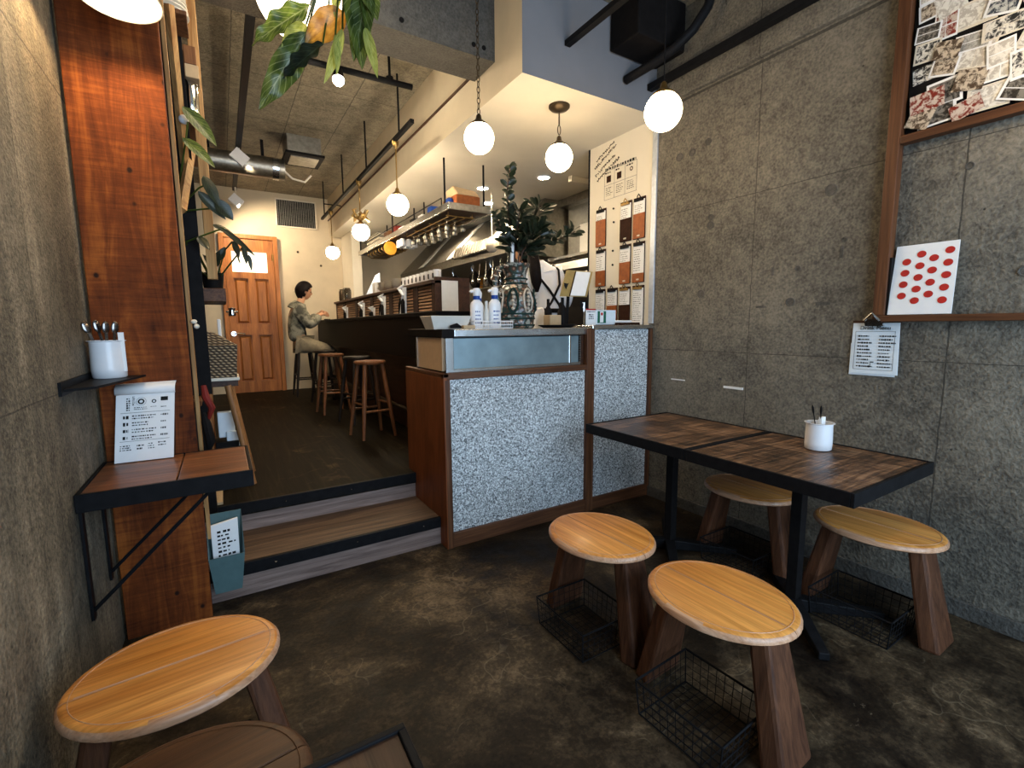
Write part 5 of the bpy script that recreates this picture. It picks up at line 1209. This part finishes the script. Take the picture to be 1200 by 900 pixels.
def bottle(x, y, h, label, k=1.0):
    t = thing('detergent_bottle', (x, y, WZ+.006), label, 'bottle'); z = WZ+.007; r = .042*k
    bb_ = MB().lathe([(.001,0),(r*.9,0),(r,.008),(r,h*.55),(r*.92,h*.62),(r*.5,h*.70),(r*.42,h*.72)], (x, y, z), 28, None, 1, .7).build('bottle_body', M['white'], t, smooth=True)
    MB().lathe([(r*.46,h*.71),(r*.50,h*.715),(r*.50,h*.80),(r*.46,h*.805)], (x, y, z), 24).build('blue_collar', M['blue'], t, smooth=True)
    MB().lathe([(r*.5,h*.805),(r*.55,h*.86),(r*.6,h*.95),(r*.4,h),(.001,h)], (x, y, z), 24).tube([(x,y,z+h*.93),(x-.035*k,y,z+h*.92),(x-.042*k,y,z+h*.89)], .009*k, 8).build('pump_cap', M['white'], t, smooth=True)
    m = MB(); marks(m, (x-r*.6, y-r*.7-.001, z+h*.45), (1,0,0), (0,0,1), r*1.1, h*.38, 4, 4, .4, int(x*100)); m.build('label_print', M['blue'], bb_)
    MB().ball((x+r*.3, y-r*.66, z+h*.12), r*.22, 10, 6, (1,.3,1)).build('label_emblem', M['ink'], bb_)
bottle(1.325, 2.56, .235, 'white detergent bottle with blue collar and handle, the left one in the wire tray')
bottle(1.455, 2.57, .245, 'white detergent bottle with blue collar, the right one in the wire tray')
bottle(1.385, 2.645, .225, 'white spray bottle partly hidden between the two front detergent bottles', .8)
tag(MB().lathe([(.001,0),(.018,0),(.018,.09),(.010,.12),(.010,.16),(.001,.16)], (1.39, 2.56, WZ+.007), 16).build('soap_bottle', M['clear'], smooth=True), 'small clear bottle in the gap of the wire tray', 'bottle')

# majolica jug
vs_ = thing('majolica_jug', (1.66, 2.66, WZ), 'patterned green and brown majolica jug holding the leafy branches', 'jug')
cx_, cy_ = 1.665, 2.66
MB().lathe([(.001,.0),(.118,.0),(.124,.012),(.118,.03),(.122,.05),(.126,.075),(.120,.09),(.128,.12),(.131,.17),(.120,.22),(.094,.262),(.074,.285),(.069,.30),(.074,.315),(.070,.33),(.072,.35),(.084,.385),(.096,.415),(.090,.415),(.076,.36),(.060,.30),(.001,.28)], (cx_, cy_, WZ), 8 * 5, rz(.2)).build('jug_body', M['majolica'], vs_, smooth=True)
for z, r in ((.092,.124),(.286,.077),(.318,.076),(.02,.123),(.063,.124)):
    MB().tube([(cx_+r*cos(q), cy_+r*sin(q), WZ+z) for q in [2*pi*k/36 for k in range(36)]], .006, 6, closed=True).build('glazed_band', M['maj_g'], vs_, smooth=True)
for k in range(8):
    a = -pi/2 + k*2*pi/8 + .1; m = MB()
    ring_ = []
    for q in [2*pi*j/16 for j in range(16)]:
        zz = .175 + .075*sin(q); aa = a + .25*cos(q)*(1 if sin(q) < 0 else 1); rr = .136 if .12 < zz < .2 else .130 - abs(zz-.17)*.12
        ring_.append((cx_+rr*cos(aa), cy_+rr*sin(aa), WZ+zz))
    m.tube(ring_, .007, 6, closed=True); m.build('glazed_petal', M['maj_g'] if k % 2 else M['maj_c'], vs_, smooth=True)
    m = MB()
    for j in range(5): m.ball((cx_+.131*cos(a+.03*(j%2)), cy_+.131*sin(a+.03*(j%2)), WZ+.125+j*.024), .011, 8, 6)
    m.build('relief_fruit', M['maj_c'], vs_, smooth=True)
MB().tube([(cx_-.09,cy_-.01,WZ+.40),(cx_-.145,cy_-.02,WZ+.375),(cx_-.165,cy_-.02,WZ+.31),(cx_-.155,cy_-.02,WZ+.22),(cx_-.125,cy_-.02,WZ+.13)], [.014,.017,.018,.017,.014], 10).build('jug_handle', M['majolica'], vs_, smooth=True)
hm = MB()
for i in range(9):
    t = i/8; p = Vector((cx_-.09-.085*sin(pi*min(1,t*1.15)**.8)-.005, cy_-.035, WZ+.40-.27*t)); hm.tube([p+Vector((-.016,-.008,0)), p+Vector((.016,-.008,-.006))], .0045, 6)
hm.build('handle_ridges', M['maj_c'], vs_, smooth=True)
# leafy branches
def branch(pts, nleaf, size, spread, label, mat='leaf_d', seed=1, t0=.35):
    rr = random.Random(seed); t = thing('leafy_branch', pts[0], label, 'branch', None)
    P = [Vector(p) for p in pts]
    MB().tube(P, [.006 - .0035*i/(len(P)-1) for i in range(len(P))], 6).build('twig', M['barwood'], t, smooth=True)
    m = MB()
    for i in range(nleaf):
        f = t0 + (1-t0)*(i+.5)/nleaf; k = f*(len(P)-1); j = min(int(k), len(P)-2); b = P[j].lerp(P[j+1], k-j)
        d = (P[j+1]-P[j]).normalized(); a = i*2.4 + rr.uniform(-.4,.4)
        o = Vector((cos(a), sin(a)*.8, rr.uniform(-.1,.5))); o = (o - d*o.dot(d)*.6).normalized()
        tip = b + (o*.8 + d*.5).normalized()*size*rr.uniform(.8,1.25) + o*spread*rr.uniform(0,1)
        bb = b + o*spread*rr.uniform(0,.8)
        m.leaf(bb, tip + (bb-b), size*.66, (rr.uniform(-.5,.5), -1, rr.uniform(.1,.9)), .12, 0, .25, 6, 1.5, .5)
    m.build('leaves', M[mat], t, smooth=True); return t
J = (1.665, 2.66, 1.60)
branch([J, (1.655,2.66,1.80), (1.61,2.65,2.0), (1.585,2.62,2.15), (1.60,2.6,2.29)], 30, .055, .0, 'tall upright branch with small pale leaves rising highest from the jug', 'leaf_p' if 'leaf_p' in M else 'leaf_d', 2, .45)
branch([J, (1.66,2.66,1.80), (1.68,2.65,1.93), (1.69,2.64,2.05)], 75, .052, .065, 'dense dark leafy branch in the middle of the bouquet', 'leaf_d', 3, .3)
branch([J, (1.70,2.66,1.80), (1.76,2.65,1.95), (1.84,2.62,2.08)], 70, .052, .06, 'dark leafy branch spreading to the upper right of the bouquet', 'leaf_d', 4, .3)
branch([J, (1.72,2.66,1.75), (1.86,2.62,1.84), (1.98,2.58,1.88), (2.08,2.56,1.93)], 62, .050, .035, 'dark leafy branch reaching out furthest to the right', 'leaf_d', 5, .3)
branch([J, (1.71,2.64,1.78), (1.76,2.62,1.86), (1.84,2.60,1.94)], 75, .052, .07, 'dark leafy branch low at the right side of the jug', 'leaf_d', 6, .25)
branch([J, (1.64,2.66,1.78), (1.57,2.66,1.90), (1.52,2.66,2.0)], 22, .05, .0, 'thin branch with pale leaves leaning left out of the jug', 'leaf_d', 7, .4)
tag(MB().tube([(1.635,2.66,1.62),(1.64,2.66,1.74),(1.645,2.655,1.86)], .012, 8).build('white_candle', M['paper'], smooth=True), 'thin white roll standing upright in the jug', 'roll')

PZ = 1.3005
tag(MB().lathe([(.001,0),(.11,0),(.15,.016),(.148,.02),(.11,.006),(.001,.006)], (1.965, 2.60, WZ), 32, None, 1.0, .6).build('oval_tray', M['blackmat'], smooth=True), 'shallow black oval tray on the steel worktop', 'tray')
tag(MB().box(1.99, 2.09, 2.72, 2.80, WZ, WZ+.09).build('cardboard_box', M['card'], bevel=.003), 'small open cardboard box behind the black tray', 'box')
for i, (x, y, h) in enumerate(((2.115, 2.74, .20), (2.15, 2.80, .17), (2.075, 2.86, .21))):
    tag(MB().lathe([(.001,0),(.028,0),(.028,h*.6),(.011,h*.75),(.011,h),(.001,h)], (x, y, WZ if x < 2.09 else PZ), 18).build('dark_bottle', M['blackmat'], smooth=True), 'dark bottle behind the payment cards, ' + ('front', 'right', 'rear')[i] + ' of three', 'bottle')
gm = thing('gold_menu_stand', (2.2, 2.72, PZ), 'open menu book with gold cover tilted on a black stand at the till', 'menu')
def tilt(x0, x1, z0, z1, dy, sk, y0, th=.006):
    return [(x0,y0,z0),(x1,y0,z0),(x1,y0+th,z0),(x0,y0+th,z0)], [(x0+sk,y0+dy,z1),(x1+sk,y0+dy,z1),(x1+sk,y0+dy+th,z1),(x0+sk,y0+dy+th,z1)]
MB().hull8(*tilt(2.045,2.295,1.505,1.70,.07,.115,2.68)).build('book_board', M['gold'], gm, bevel=.003)
MB().hull8(*tilt(2.135,2.270,1.512,1.692,.066,.108,2.674,.004)).build('white_page', M['paper'], gm)
MB().hull8(*tilt(2.125,2.131,1.508,1.695,.068,.112,2.673,.004)).build('spine', M['leather_d'], gm)
MB().cyl((2.16,2.75,PZ), (2.16,2.73,1.52), .012, n=10).lathe([(.001,0),(.07,0),(.07,.01),(.001,.012)], (2.16,2.76,PZ), 24).build('stand', M['blackmat'], gm, smooth=True)
m = MB(); m.ball((2.115,2.70,1.585), .016, 12, 8, (1,.2,1)).tube([(2.10,2.70,1.60),(2.115,2.70,1.56),(2.135,2.70,1.60)], .004, 6); m.build('emblem', M['ink'], gm)
MB().tube([(2.245,2.655,1.30),(2.25,2.66,1.46)], .006, 6).build('pen_cord', M['chrome'], gm)
n7 = tag(MB().box(2.215,2.275,2.66,2.668,1.415,1.475).build('number_sign', M['blackmat']), 'black table number sign with a white seven behind the red and white card', 'sign')
text('numeral', '7', (2.245, 2.6585, 1.423), (1,0,0), (0,0,1), .062, M['paper'], n7)
c1 = thing('payment_card_sign', (2.28, 2.56, PZ), 'white payment card sign with a red top edge on the pickup shelf', 'sign')
MB().box(2.175,2.265,2.55,2.554,PZ,PZ+.115).build('card', M['paper'], c1)
MB().box(2.175,2.265,2.5485,2.55,PZ+.105,PZ+.115).build('red_strip', M['red'], c1)
m = MB(); marks(m, (2.183,2.549,PZ+.10), (1,0,0),(0,0,1), .075, .012, 1, 6, .7, 1, ragged=False); marks(m, (2.20,2.549,PZ+.08), (1,0,0),(0,0,1), .045, .04, 3, 3, .7, 2, ragged=False); m.build('print', M['ink'], c1)
c2 = thing('coffee_card_sign', (2.40, 2.56, PZ), 'pale card sign with a green panel and red flower on the pickup shelf', 'sign')
MB().box(2.285,2.475,2.57,2.574,PZ+.004,PZ+.108).build('card', M['paper_b'], c2)
MB().box(2.30,2.38,2.5685,2.57,PZ+.015,PZ+.10).build('green_panel', M['green'], c2)
MB().box(2.322,2.355,2.5675,2.5685,PZ+.02,PZ+.098).build('white_panel', M['paper'], c2)
MB().ball((2.338,2.566,PZ+.08), .011, 10, 6, (1,.2,1)).build('red_flower', M['red'], c2)
MB().box(2.29,2.47,2.56,2.58,PZ,PZ+.004).build('card_foot', M['blackmat'], c2)
tag(MB().box(2.46,2.655,2.50,2.56,PZ,PZ+.018).build('wooden_pen_tray', M['leather_d'], bevel=.003), 'dark flat wooden tray on the pickup shelf below the clipboards', 'tray')
tag(MB().box(2.47,2.66,2.585,2.66,PZ,PZ+.035).build('white_case', M['paper'], bevel=.003), 'low white case behind the dark flat tray on the pickup shelf', 'case')

# ------------------------------------------------------------------ people
def skin_mesh(verts, edges, root, sub=2):
    me = bpy.data.meshes.new('tmp'); me.from_pydata([v[0] for v in verts], edges, []); me.update()
    o = bpy.data.objects.new('tmp', me); COL.objects.link(o)
    md = o.modifiers.new('skin', 'SKIN'); md.use_smooth_shade = True
    ss = o.modifiers.new('sub', 'SUBSURF'); ss.levels = sub; ss.render_levels = sub
    if not me.skin_vertices:
        bm = bmesh.new(); bm.from_mesh(me); bm.verts.layers.skin.verify(); bm.to_mesh(me); bm.free()
    for i, v in enumerate(verts):
        r = v[1] if isinstance(v[1], tuple) else (v[1], v[1])
        me.skin_vertices[0].data[i].radius = r
        me.skin_vertices[0].data[i].use_root = (i == root)
    bpy.context.view_layer.update()
    dg = bpy.context.evaluated_depsgraph_get()
    out = bpy.data.meshes.new_from_object(o.evaluated_get(dg))
    bpy.data.objects.remove(o); vs = [v.co.copy() for v in out.vertices]; fs = [list(p.vertices) for p in out.polygons]
    return vs, fs
def chain(spec):
    """spec: list of chains, each a list of (name, pos, radius); repeated names join"""
    idx = {}; V = []; E = []
    for ch_ in spec:
        prev = None
        for it in ch_:
            if isinstance(it, str): i = idx[it]
            else:
                i = len(V); idx[it[0]] = i; V.append((it[1], it[2]))
            if prev is not None: E.append((prev, i))
            prev = i
    return V, E, idx
def head_pts(c, R, s=1.0, grow=1.0, n=36, m=28):
    """head facing local +x, s = half height scale"""
    pts = []
    for i in range(m+1):
        th = pi*i/m; z = -cos(th)
        for j in range(n):
            a = 2*pi*j/n; x = sin(th)*cos(a); y = sin(th)*sin(a)
            p = Vector((x*.098, y*.078, z*.120))
            if z < -.1:
                k = 1 - .35*min(1, (-z-.1)/.9); p.y *= k
                if x < 0: p.x *= (1 - .25*(-z))
            f = max(0, x)
            p.x += .020*math.exp(-((y/.16)**2 + ((z+.10)/.16)**2))*(f > .3)     # nose
            p.x += .006*math.exp(-((y/.3)**2 + ((z+.48)/.10)**2))*(f > .2)     # lips
            p.x += .010*math.exp(-((y/.35)**2 + ((z+.80)/.15)**2))*(f > .1)    # chin
            for sy in (-.38, .38): p.x -= .012*math.exp(-(((y-sy)/.18)**2 + ((z-.05)/.12)**2))*(f > .3)
            pts.append(Vector(c) + R @ (p*s*grow))
    fs = [(i*n+j, i*n+(j+1)%n, (i+1)*n+(j+1)%n, (i+1)*n+j) for i in range(m) for j in range(n)]
    return pts, fs
def hand_chains(pre, wrist, d, side, nrm, curl=.5):
    """palm and five fingers. d = pointing dir, side = towards thumb, nrm = palm-down normal (curl direction)"""
    w = Vector(wrist); d = Vector(d).normalized(); side = Vector(side).normalized(); nrm = Vector(nrm).normalized()
    ch_ = [[pre+'wrist', (pre+'palm', tuple(w + d*.045), (.034,.016)), (pre+'palm2', tuple(w + d*.075), (.036,.014))]]
    for k, (off, L) in enumerate(((.028,.070),(.009,.080),(-.010,.074),(-.028,.058))):
        b = w + d*.085 + side*off; p1 = b + (d*cos(curl*.5) + nrm*sin(curl*.5))*L*.45; p2 = p1 + (d*cos(curl*1.3) + nrm*sin(curl*1.3))*L*.32; p3 = p2 + (d*cos(curl*2) + nrm*sin(curl*2))*L*.25
        ch_.append([pre+'palm2', (pre+f'f{k}a', tuple(b), .009), (pre+f'f{k}b', tuple(p1), .0085), (pre+f'f{k}c', tuple(p2), .008), (pre+f'f{k}d', tuple(p3), .007)])
    t0 = w + d*.03 + side*.032; t1 = t0 + (d*.7 + side*.6).normalized()*.035; t2 = t1 + (d*.9 + nrm*.3).normalized()*.028
    ch_.append([pre+'palm', (pre+'ta', tuple(t0), .011), (pre+'tb', tuple(t1), .010), (pre+'tc', tuple(t2), .008)])
    return ch_
def make_person(loc, label, J_, head_c, head_R, hands, shirt, trousers, hairfn, shoe=True, extra=None):
    t = thing('person', loc, label, 'person')
    g = lambda k: tuple(J_[k])
    spec = [[('pelvis', g('pelvis'), .108), ('waist', g('waist'), .098), ('chest', g('chest'), .112), ('nb', g('nb'), .066), ('neck', g('neck'), .052), ('skull', tuple(head_c), .06)]]
    for s_ in 'LR':
        spec.append(['chest', (s_+'sh', g(s_+'sh'), .055), (s_+'el', g(s_+'el'), .042), (s_+'wrist', g(s_+'wr'), .027)])
        spec.append(['pelvis', (s_+'hip', g(s_+'hip'), .085), (s_+'kn', g(s_+'kn'), .056), (s_+'an', g(s_+'an'), .038), (s_+'toe', g(s_+'toe'), (.04,.025))])
        spec += hand_chains(s_, g(s_+'wr'), *hands[s_])
    V, E, idx = chain(spec); vs, fs = skin_mesh(V, E, idx['pelvis'], 2)
    mb = MB(); mb.add(vs, fs); hp_, hf = head_pts(head_c, head_R); mb.add(hp_, hf)
    for sy in (-1, 1): mb.ball(Vector(head_c) + head_R @ Vector((-.008, sy*.080, -.005)), .02, 10, 8, (.9,.4,1.6), head_R)     # ears
    mb.cur = 1
    for sy in (-1, 1): mb.ball(Vector(head_c) + head_R @ Vector((.080, sy*.030, .008)), .012, 10, 8)
    mb.cur = 2; mb.ball(Vector(head_c) + head_R @ Vector((.093, 0, -.057)), .013, 10, 6, (.5,1.3,.4), head_R)
    lips = M.setdefault('lips', plain('lips', (.36, .10, .07), .5))
    mb.build('body', [M['skin'], M['ink'], lips], t, smooth=True)
    def cloth(name, names, grow, mat, root, cut={}):
        sub = []
        nm = {}
        for c_ in spec:
            cur = []
            for it in c_:
                k = it if isinstance(it, str) else it[0]
                if k in names:
                    if isinstance(it, str): cur.append(it)
                    else:
                        r = it[2] if isinstance(it[2], tuple) else (it[2], it[2]); gr = grow + cut.get(k, 0)
                        cur.append((k, it[1], (r[0]+gr, r[1]+gr)))
                elif cur: break
            if cur and not (len(cur) == 1 and isinstance(cur[0], str)): sub.append(cur)
        defined = set(); ok = []
        for c_ in sub:
            c2_ = []
            for it in c_:
                k = it if isinstance(it, str) else it[0]
                if isinstance(it, str) and k not in defined: continue
                defined.add(k); c2_.append(it)
            ok.append(c2_)
        V, E, idx = chain(ok); vs, fs = skin_mesh(V, E, idx[root], 2)
        return MB().add(vs, fs).build(name, mat, t, smooth=True)
    cloth('shirt', ['pelvis','waist','chest','nb','Lsh','Lel','Lwrist','Rsh','Rel','Rwrist'], .030, shirt, 'pelvis', {'pelvis': .012, 'nb': .018, 'Lsh': .02, 'Rsh': .02, 'chest': .012, 'Lel': .012, 'Rel': .012, 'Lwrist': .006, 'Rwrist': .006})
    cloth('trousers', ['pelvis','Lhip','Lkn','Lan','Rhip','Rkn','Ran'], .024, trousers, 'pelvis', {'Lkn': .015, 'Rkn': .015, 'Lan': .014, 'Ran': .014})
    nbv, nkv = Vector(g('nb')), Vector(g('neck')); dn = (nkv-nbv).normalized()
    MB().tube([nbv - dn*.07, nbv - dn*.01, nbv + dn*.035, nbv + dn*.05], [.135,.118,.085,.078], 20).build('collar', shirt, t, smooth=True)
    for s_ in 'LR':
        a, b = Vector(g(s_+'an')), Vector(g(s_+'toe'))
        MB().tube([a - (b-a)*.35 + Vector((0,0,-.03)), a + Vector((0,0,-.03)), (a+b)/2 + Vector((0,0,-.01)), b + (b-a)*.15 + Vector((0,0,-.005))], [.035,.046,.045,.03], 12).build('shoe', M['blackmat'], t, smooth=True)
    hairfn(t); return t
def hair_cap(t, c, R, keep, grow=1.2, mat='hair', name='hair'):
    pts, fs = head_pts(c, R, 1.0, grow); Ri = R.transposed(); loc = [Ri @ (p - Vector(c)) for p in pts]
    ff = [f for f in fs if all(keep(loc[i]) for i in f)]
    used = sorted({i for f in ff for i in f}); mp = {k: i for i, k in enumerate(used)}
    MB().add([pts[i] for i in used], [[mp[i] for i in f] for f in ff]).build(name, M[mat], t, smooth=True, solid=.012)
# seated guest, facing +x
Yp = 7.36
Js = {'pelvis': (.955,Yp,1.10), 'waist': (.90,Yp,1.25), 'chest': (.915,Yp,1.46), 'nb': (.965,Yp,1.61), 'neck': (.995,Yp,1.675),
      'Lsh': (.95,Yp+.17,1.54), 'Lel': (1.06,Yp+.20,1.33), 'Lwr': (1.22,Yp+.08,1.485), 'Rsh': (.95,Yp-.17,1.54), 'Rel': (1.07,Yp-.21,1.32), 'Rwr': (1.22,Yp-.10,1.475),
      'Lhip': (.99,Yp+.10,1.07), 'Lkn': (1.38,Yp+.13,.955), 'Lan': (1.27,Yp+.12,.60), 'Ltoe': (1.37,Yp+.12,.575), 'Rhip': (.99,Yp-.10,1.07), 'Rkn': (1.38,Yp-.13,.955), 'Ran': (1.27,Yp-.12,.60), 'Rtoe': (1.37,Yp-.12,.575)}
hR = Matrix.Rotation(radians(14), 3, 'Y'); hc = Vector((1.045, Yp, 1.815))
def hair1(t):
    hair_cap(t, hc, hR, lambda q: q.x < .045 + max(0, q.z)*.55 and (q.z > -.085 or q.x < -.01) and not (q.x > .02 and q.z < -.01))
make_person((.97, Yp, .33), 'person in a dark plaid shirt and light trousers seated at the bar looking down', Js, hc, hR,
    {'L': ((.8,-.3,.25), (0,-.5,1), (.3,0,-1), .7), 'R': ((.8,.3,.25), (0,.5,1), (.3,0,-1), .7)}, M['plaid'], M['denim'], hair1)
tag(MB().box(1.295, 1.36, 7.24, 7.38, 1.412, 1.424).build('phone', M['blackmat'], bevel=.003), 'dark phone lying on the bar under the person\'s hands', 'phone')
# kitchen worker, seen from behind
Xk, Yk = 2.42, 3.42
Jk = {'pelvis': (Xk+.02,Yk,1.24), 'waist': (Xk+.02,Yk-.01,1.42), 'chest': (Xk,Yk,1.64), 'nb': (Xk-.03,Yk+.03,1.79), 'neck': (Xk-.05,Yk+.05,1.86),
      'Lsh': (Xk-.17,Yk+.01,1.72), 'Lel': (Xk-.24,Yk+.08,1.45), 'Lwr': (Xk-.14,Yk+.27,1.38), 'Rsh': (Xk+.15,Yk+.01,1.73), 'Rel': (Xk+.20,Yk-.03,1.46), 'Rwr': (Xk+.15,Yk-.16,1.60),
      'Lhip': (Xk-.08,Yk,1.20), 'Lkn': (Xk-.09,Yk+.02,.80), 'Lan': (Xk-.10,Yk,.41), 'Ltoe': (Xk-.11,Yk+.11,.37), 'Rhip': (Xk+.12,Yk,1.20), 'Rkn': (Xk+.12,Yk+.02,.80), 'Ran': (Xk+.13,Yk,.41), 'Rtoe': (Xk+.14,Yk+.11,.37)}
kR = Matrix.Rotation(radians(115), 3, 'Z') @ Matrix.Rotation(radians(25), 3, 'Y'); kc = Vector((Xk-.13, Yk+.09, 1.955))
def hair2(t):
    hair_cap(t, kc, kR, lambda q: q.x < .035 + max(0, q.z)*.5)
    MB().tube([kc + Vector((-.0,-.07,-.02)), (Xk-.15,Yk-.06,1.90), (Xk-.17,Yk-.13,1.78), (Xk-.16,Yk-.14,1.66), (Xk-.15,Yk-.13,1.58)], [.05,.055,.05,.045,.015], 12).build('ponytail', M['hair'], t, smooth=True)
    m = MB()
    for pts in ([(Xk+.13,Yk+.02,1.83),(Xk+.10,Yk-.10,1.78),(Xk+.08,Yk-.145,1.65),(Xk+.0,Yk-.135,1.50),(Xk-.06,Yk-.13,1.42)],
                [(Xk-.14,Yk+.02,1.80),(Xk-.12,Yk-.10,1.72),(Xk-.03,Yk-.145,1.60),(Xk+.08,Yk-.135,1.48),(Xk+.12,Yk-.12,1.42)]):
        m.tube(pts, .010, 6)
    m.build('apron_straps', M['blackmat'], t, smooth=True)
    MB().lathe([(.150,0),(.152,.03),(.146,.035)], (Xk+.02,Yk-.005,1.41), 28, None, 1.03, .92, caps=False).build('apron_belt', M['blackmat'], t, smooth=True, solid=.006)
make_person((Xk, Yk, .33), 'person in white shirt and crossed black apron straps, back turned, in the kitchen', Jk, kc, kR,
    {'L': ((.3,.8,.0), (1,-.3,0), (0,0,-1), .6), 'R': ((-.1,-.4,.9), (-.9,-.3,0), (0,-.8,-.2), .7)}, M['shirtw'], M['blackmat'], hair2)
tag(MB().hull8([(2.02,3.0,1.24),(2.24,3.0,1.24),(2.26,3.14,1.24),(2.0,3.14,1.24)], [(2.08,3.05,1.43),(2.16,3.04,1.45),(2.17,3.08,1.45),(2.08,3.09,1.43)]).build('white_bag', M['shirtw'], bevel=.015), 'white cloth bag standing on the kitchen side behind the jug', 'bag')
tag(MB().box(1.9, 2.7, 3.03, 3.2, 1.19, 1.238).build('prep_counter', M['steel']), 'steel prep counter strip on the kitchen side of the worktop', 'counter')

# ------------------------------------------------------------------ light
W = bpy.data.worlds.new('World'); S.world = W; W.use_nodes = True
bgn = W.node_tree.nodes['Background']; bgn.inputs[0].default_value = (.58, .78, 1.0, 1); bgn.inputs[1].default_value = 7.2
pl_ = bpy.data.lights.new('window_portal', 'AREA'); pl_.shape = 'RECTANGLE'; pl_.size = 2.7; pl_.size_y = 2.4; pl_.cycles.is_portal = True
po = bpy.data.objects.new('window_portal', pl_); COL.objects.link(po); po.location = (1.15, -1.55, 1.55); po.rotation_euler = (radians(90), 0, 0)

def spotlamp(name, loc, tgt, watts, col, ang=80, blend=.7, r=.04):
    l = bpy.data.lights.new(name, 'SPOT'); l.energy = watts; l.color = col; l.spot_size = radians(ang); l.spot_blend = blend; l.shadow_soft_size = r
    o = bpy.data.objects.new(name, l); COL.objects.link(o); o.location = loc
    o.rotation_euler = (Vector(tgt) - Vector(loc)).to_track_quat('-Z', 'Y').to_euler(); return o
WARM = (1.0, .78, .52)
spotlamp('track_light_beam', (.33, 7.40, 2.90), (.75, 8.14, 2.3), 90, WARM, 120)
spotlamp('track_light_beam', (.36, 5.88, 3.0), (1.2, 8.0, 1.7), 190, WARM, 75)
for x, y in ((2.797,3.934),(2.786,5.044),(2.45,4.55),(2.79,6.2)):
    spotlamp('downlight_beam', (x, y, 2.72), (x, y, 0), 75, WARM, 120)

# ------------------------------------------------------------------ camera
cam = bpy.data.cameras.new('camera'); co = bpy.data.objects.new('camera', cam); COL.objects.link(co); S.camera = co
cam.sensor_width = 36; cam.lens = 550.218/1200*36; cam.clip_start = .02
yaw, pit, rol = .550435801, -.122931980, -.00821541196
r_ = Vector((cos(yaw), -sin(yaw), 0)); f_ = Vector((sin(yaw)*cos(pit), cos(yaw)*cos(pit), sin(pit))); u2 = r_.cross(f_)
rr_ = r_*cos(rol) + u2*sin(rol); uu_ = -r_*sin(rol) + u2*cos(rol)
mw = Matrix((rr_, uu_, -f_)).transposed().to_4x4(); mw.translation = (0, 0, 1.30); co.matrix_world = mw
S.view_settings.view_transform = 'Standard'; S.view_settings.look = 'None'; S.view_settings.gamma = 1
S.view_settings.exposure = 0.0; S.view_settings.use_curve_mapping = False
S.cycles.max_bounces = 8; S.cycles.diffuse_bounces = 3; S.cycles.glossy_bounces = 4; S.cycles.sample_clamp_indirect = 6
S.cycles.caustics_reflective = False; S.cycles.caustics_refractive = False
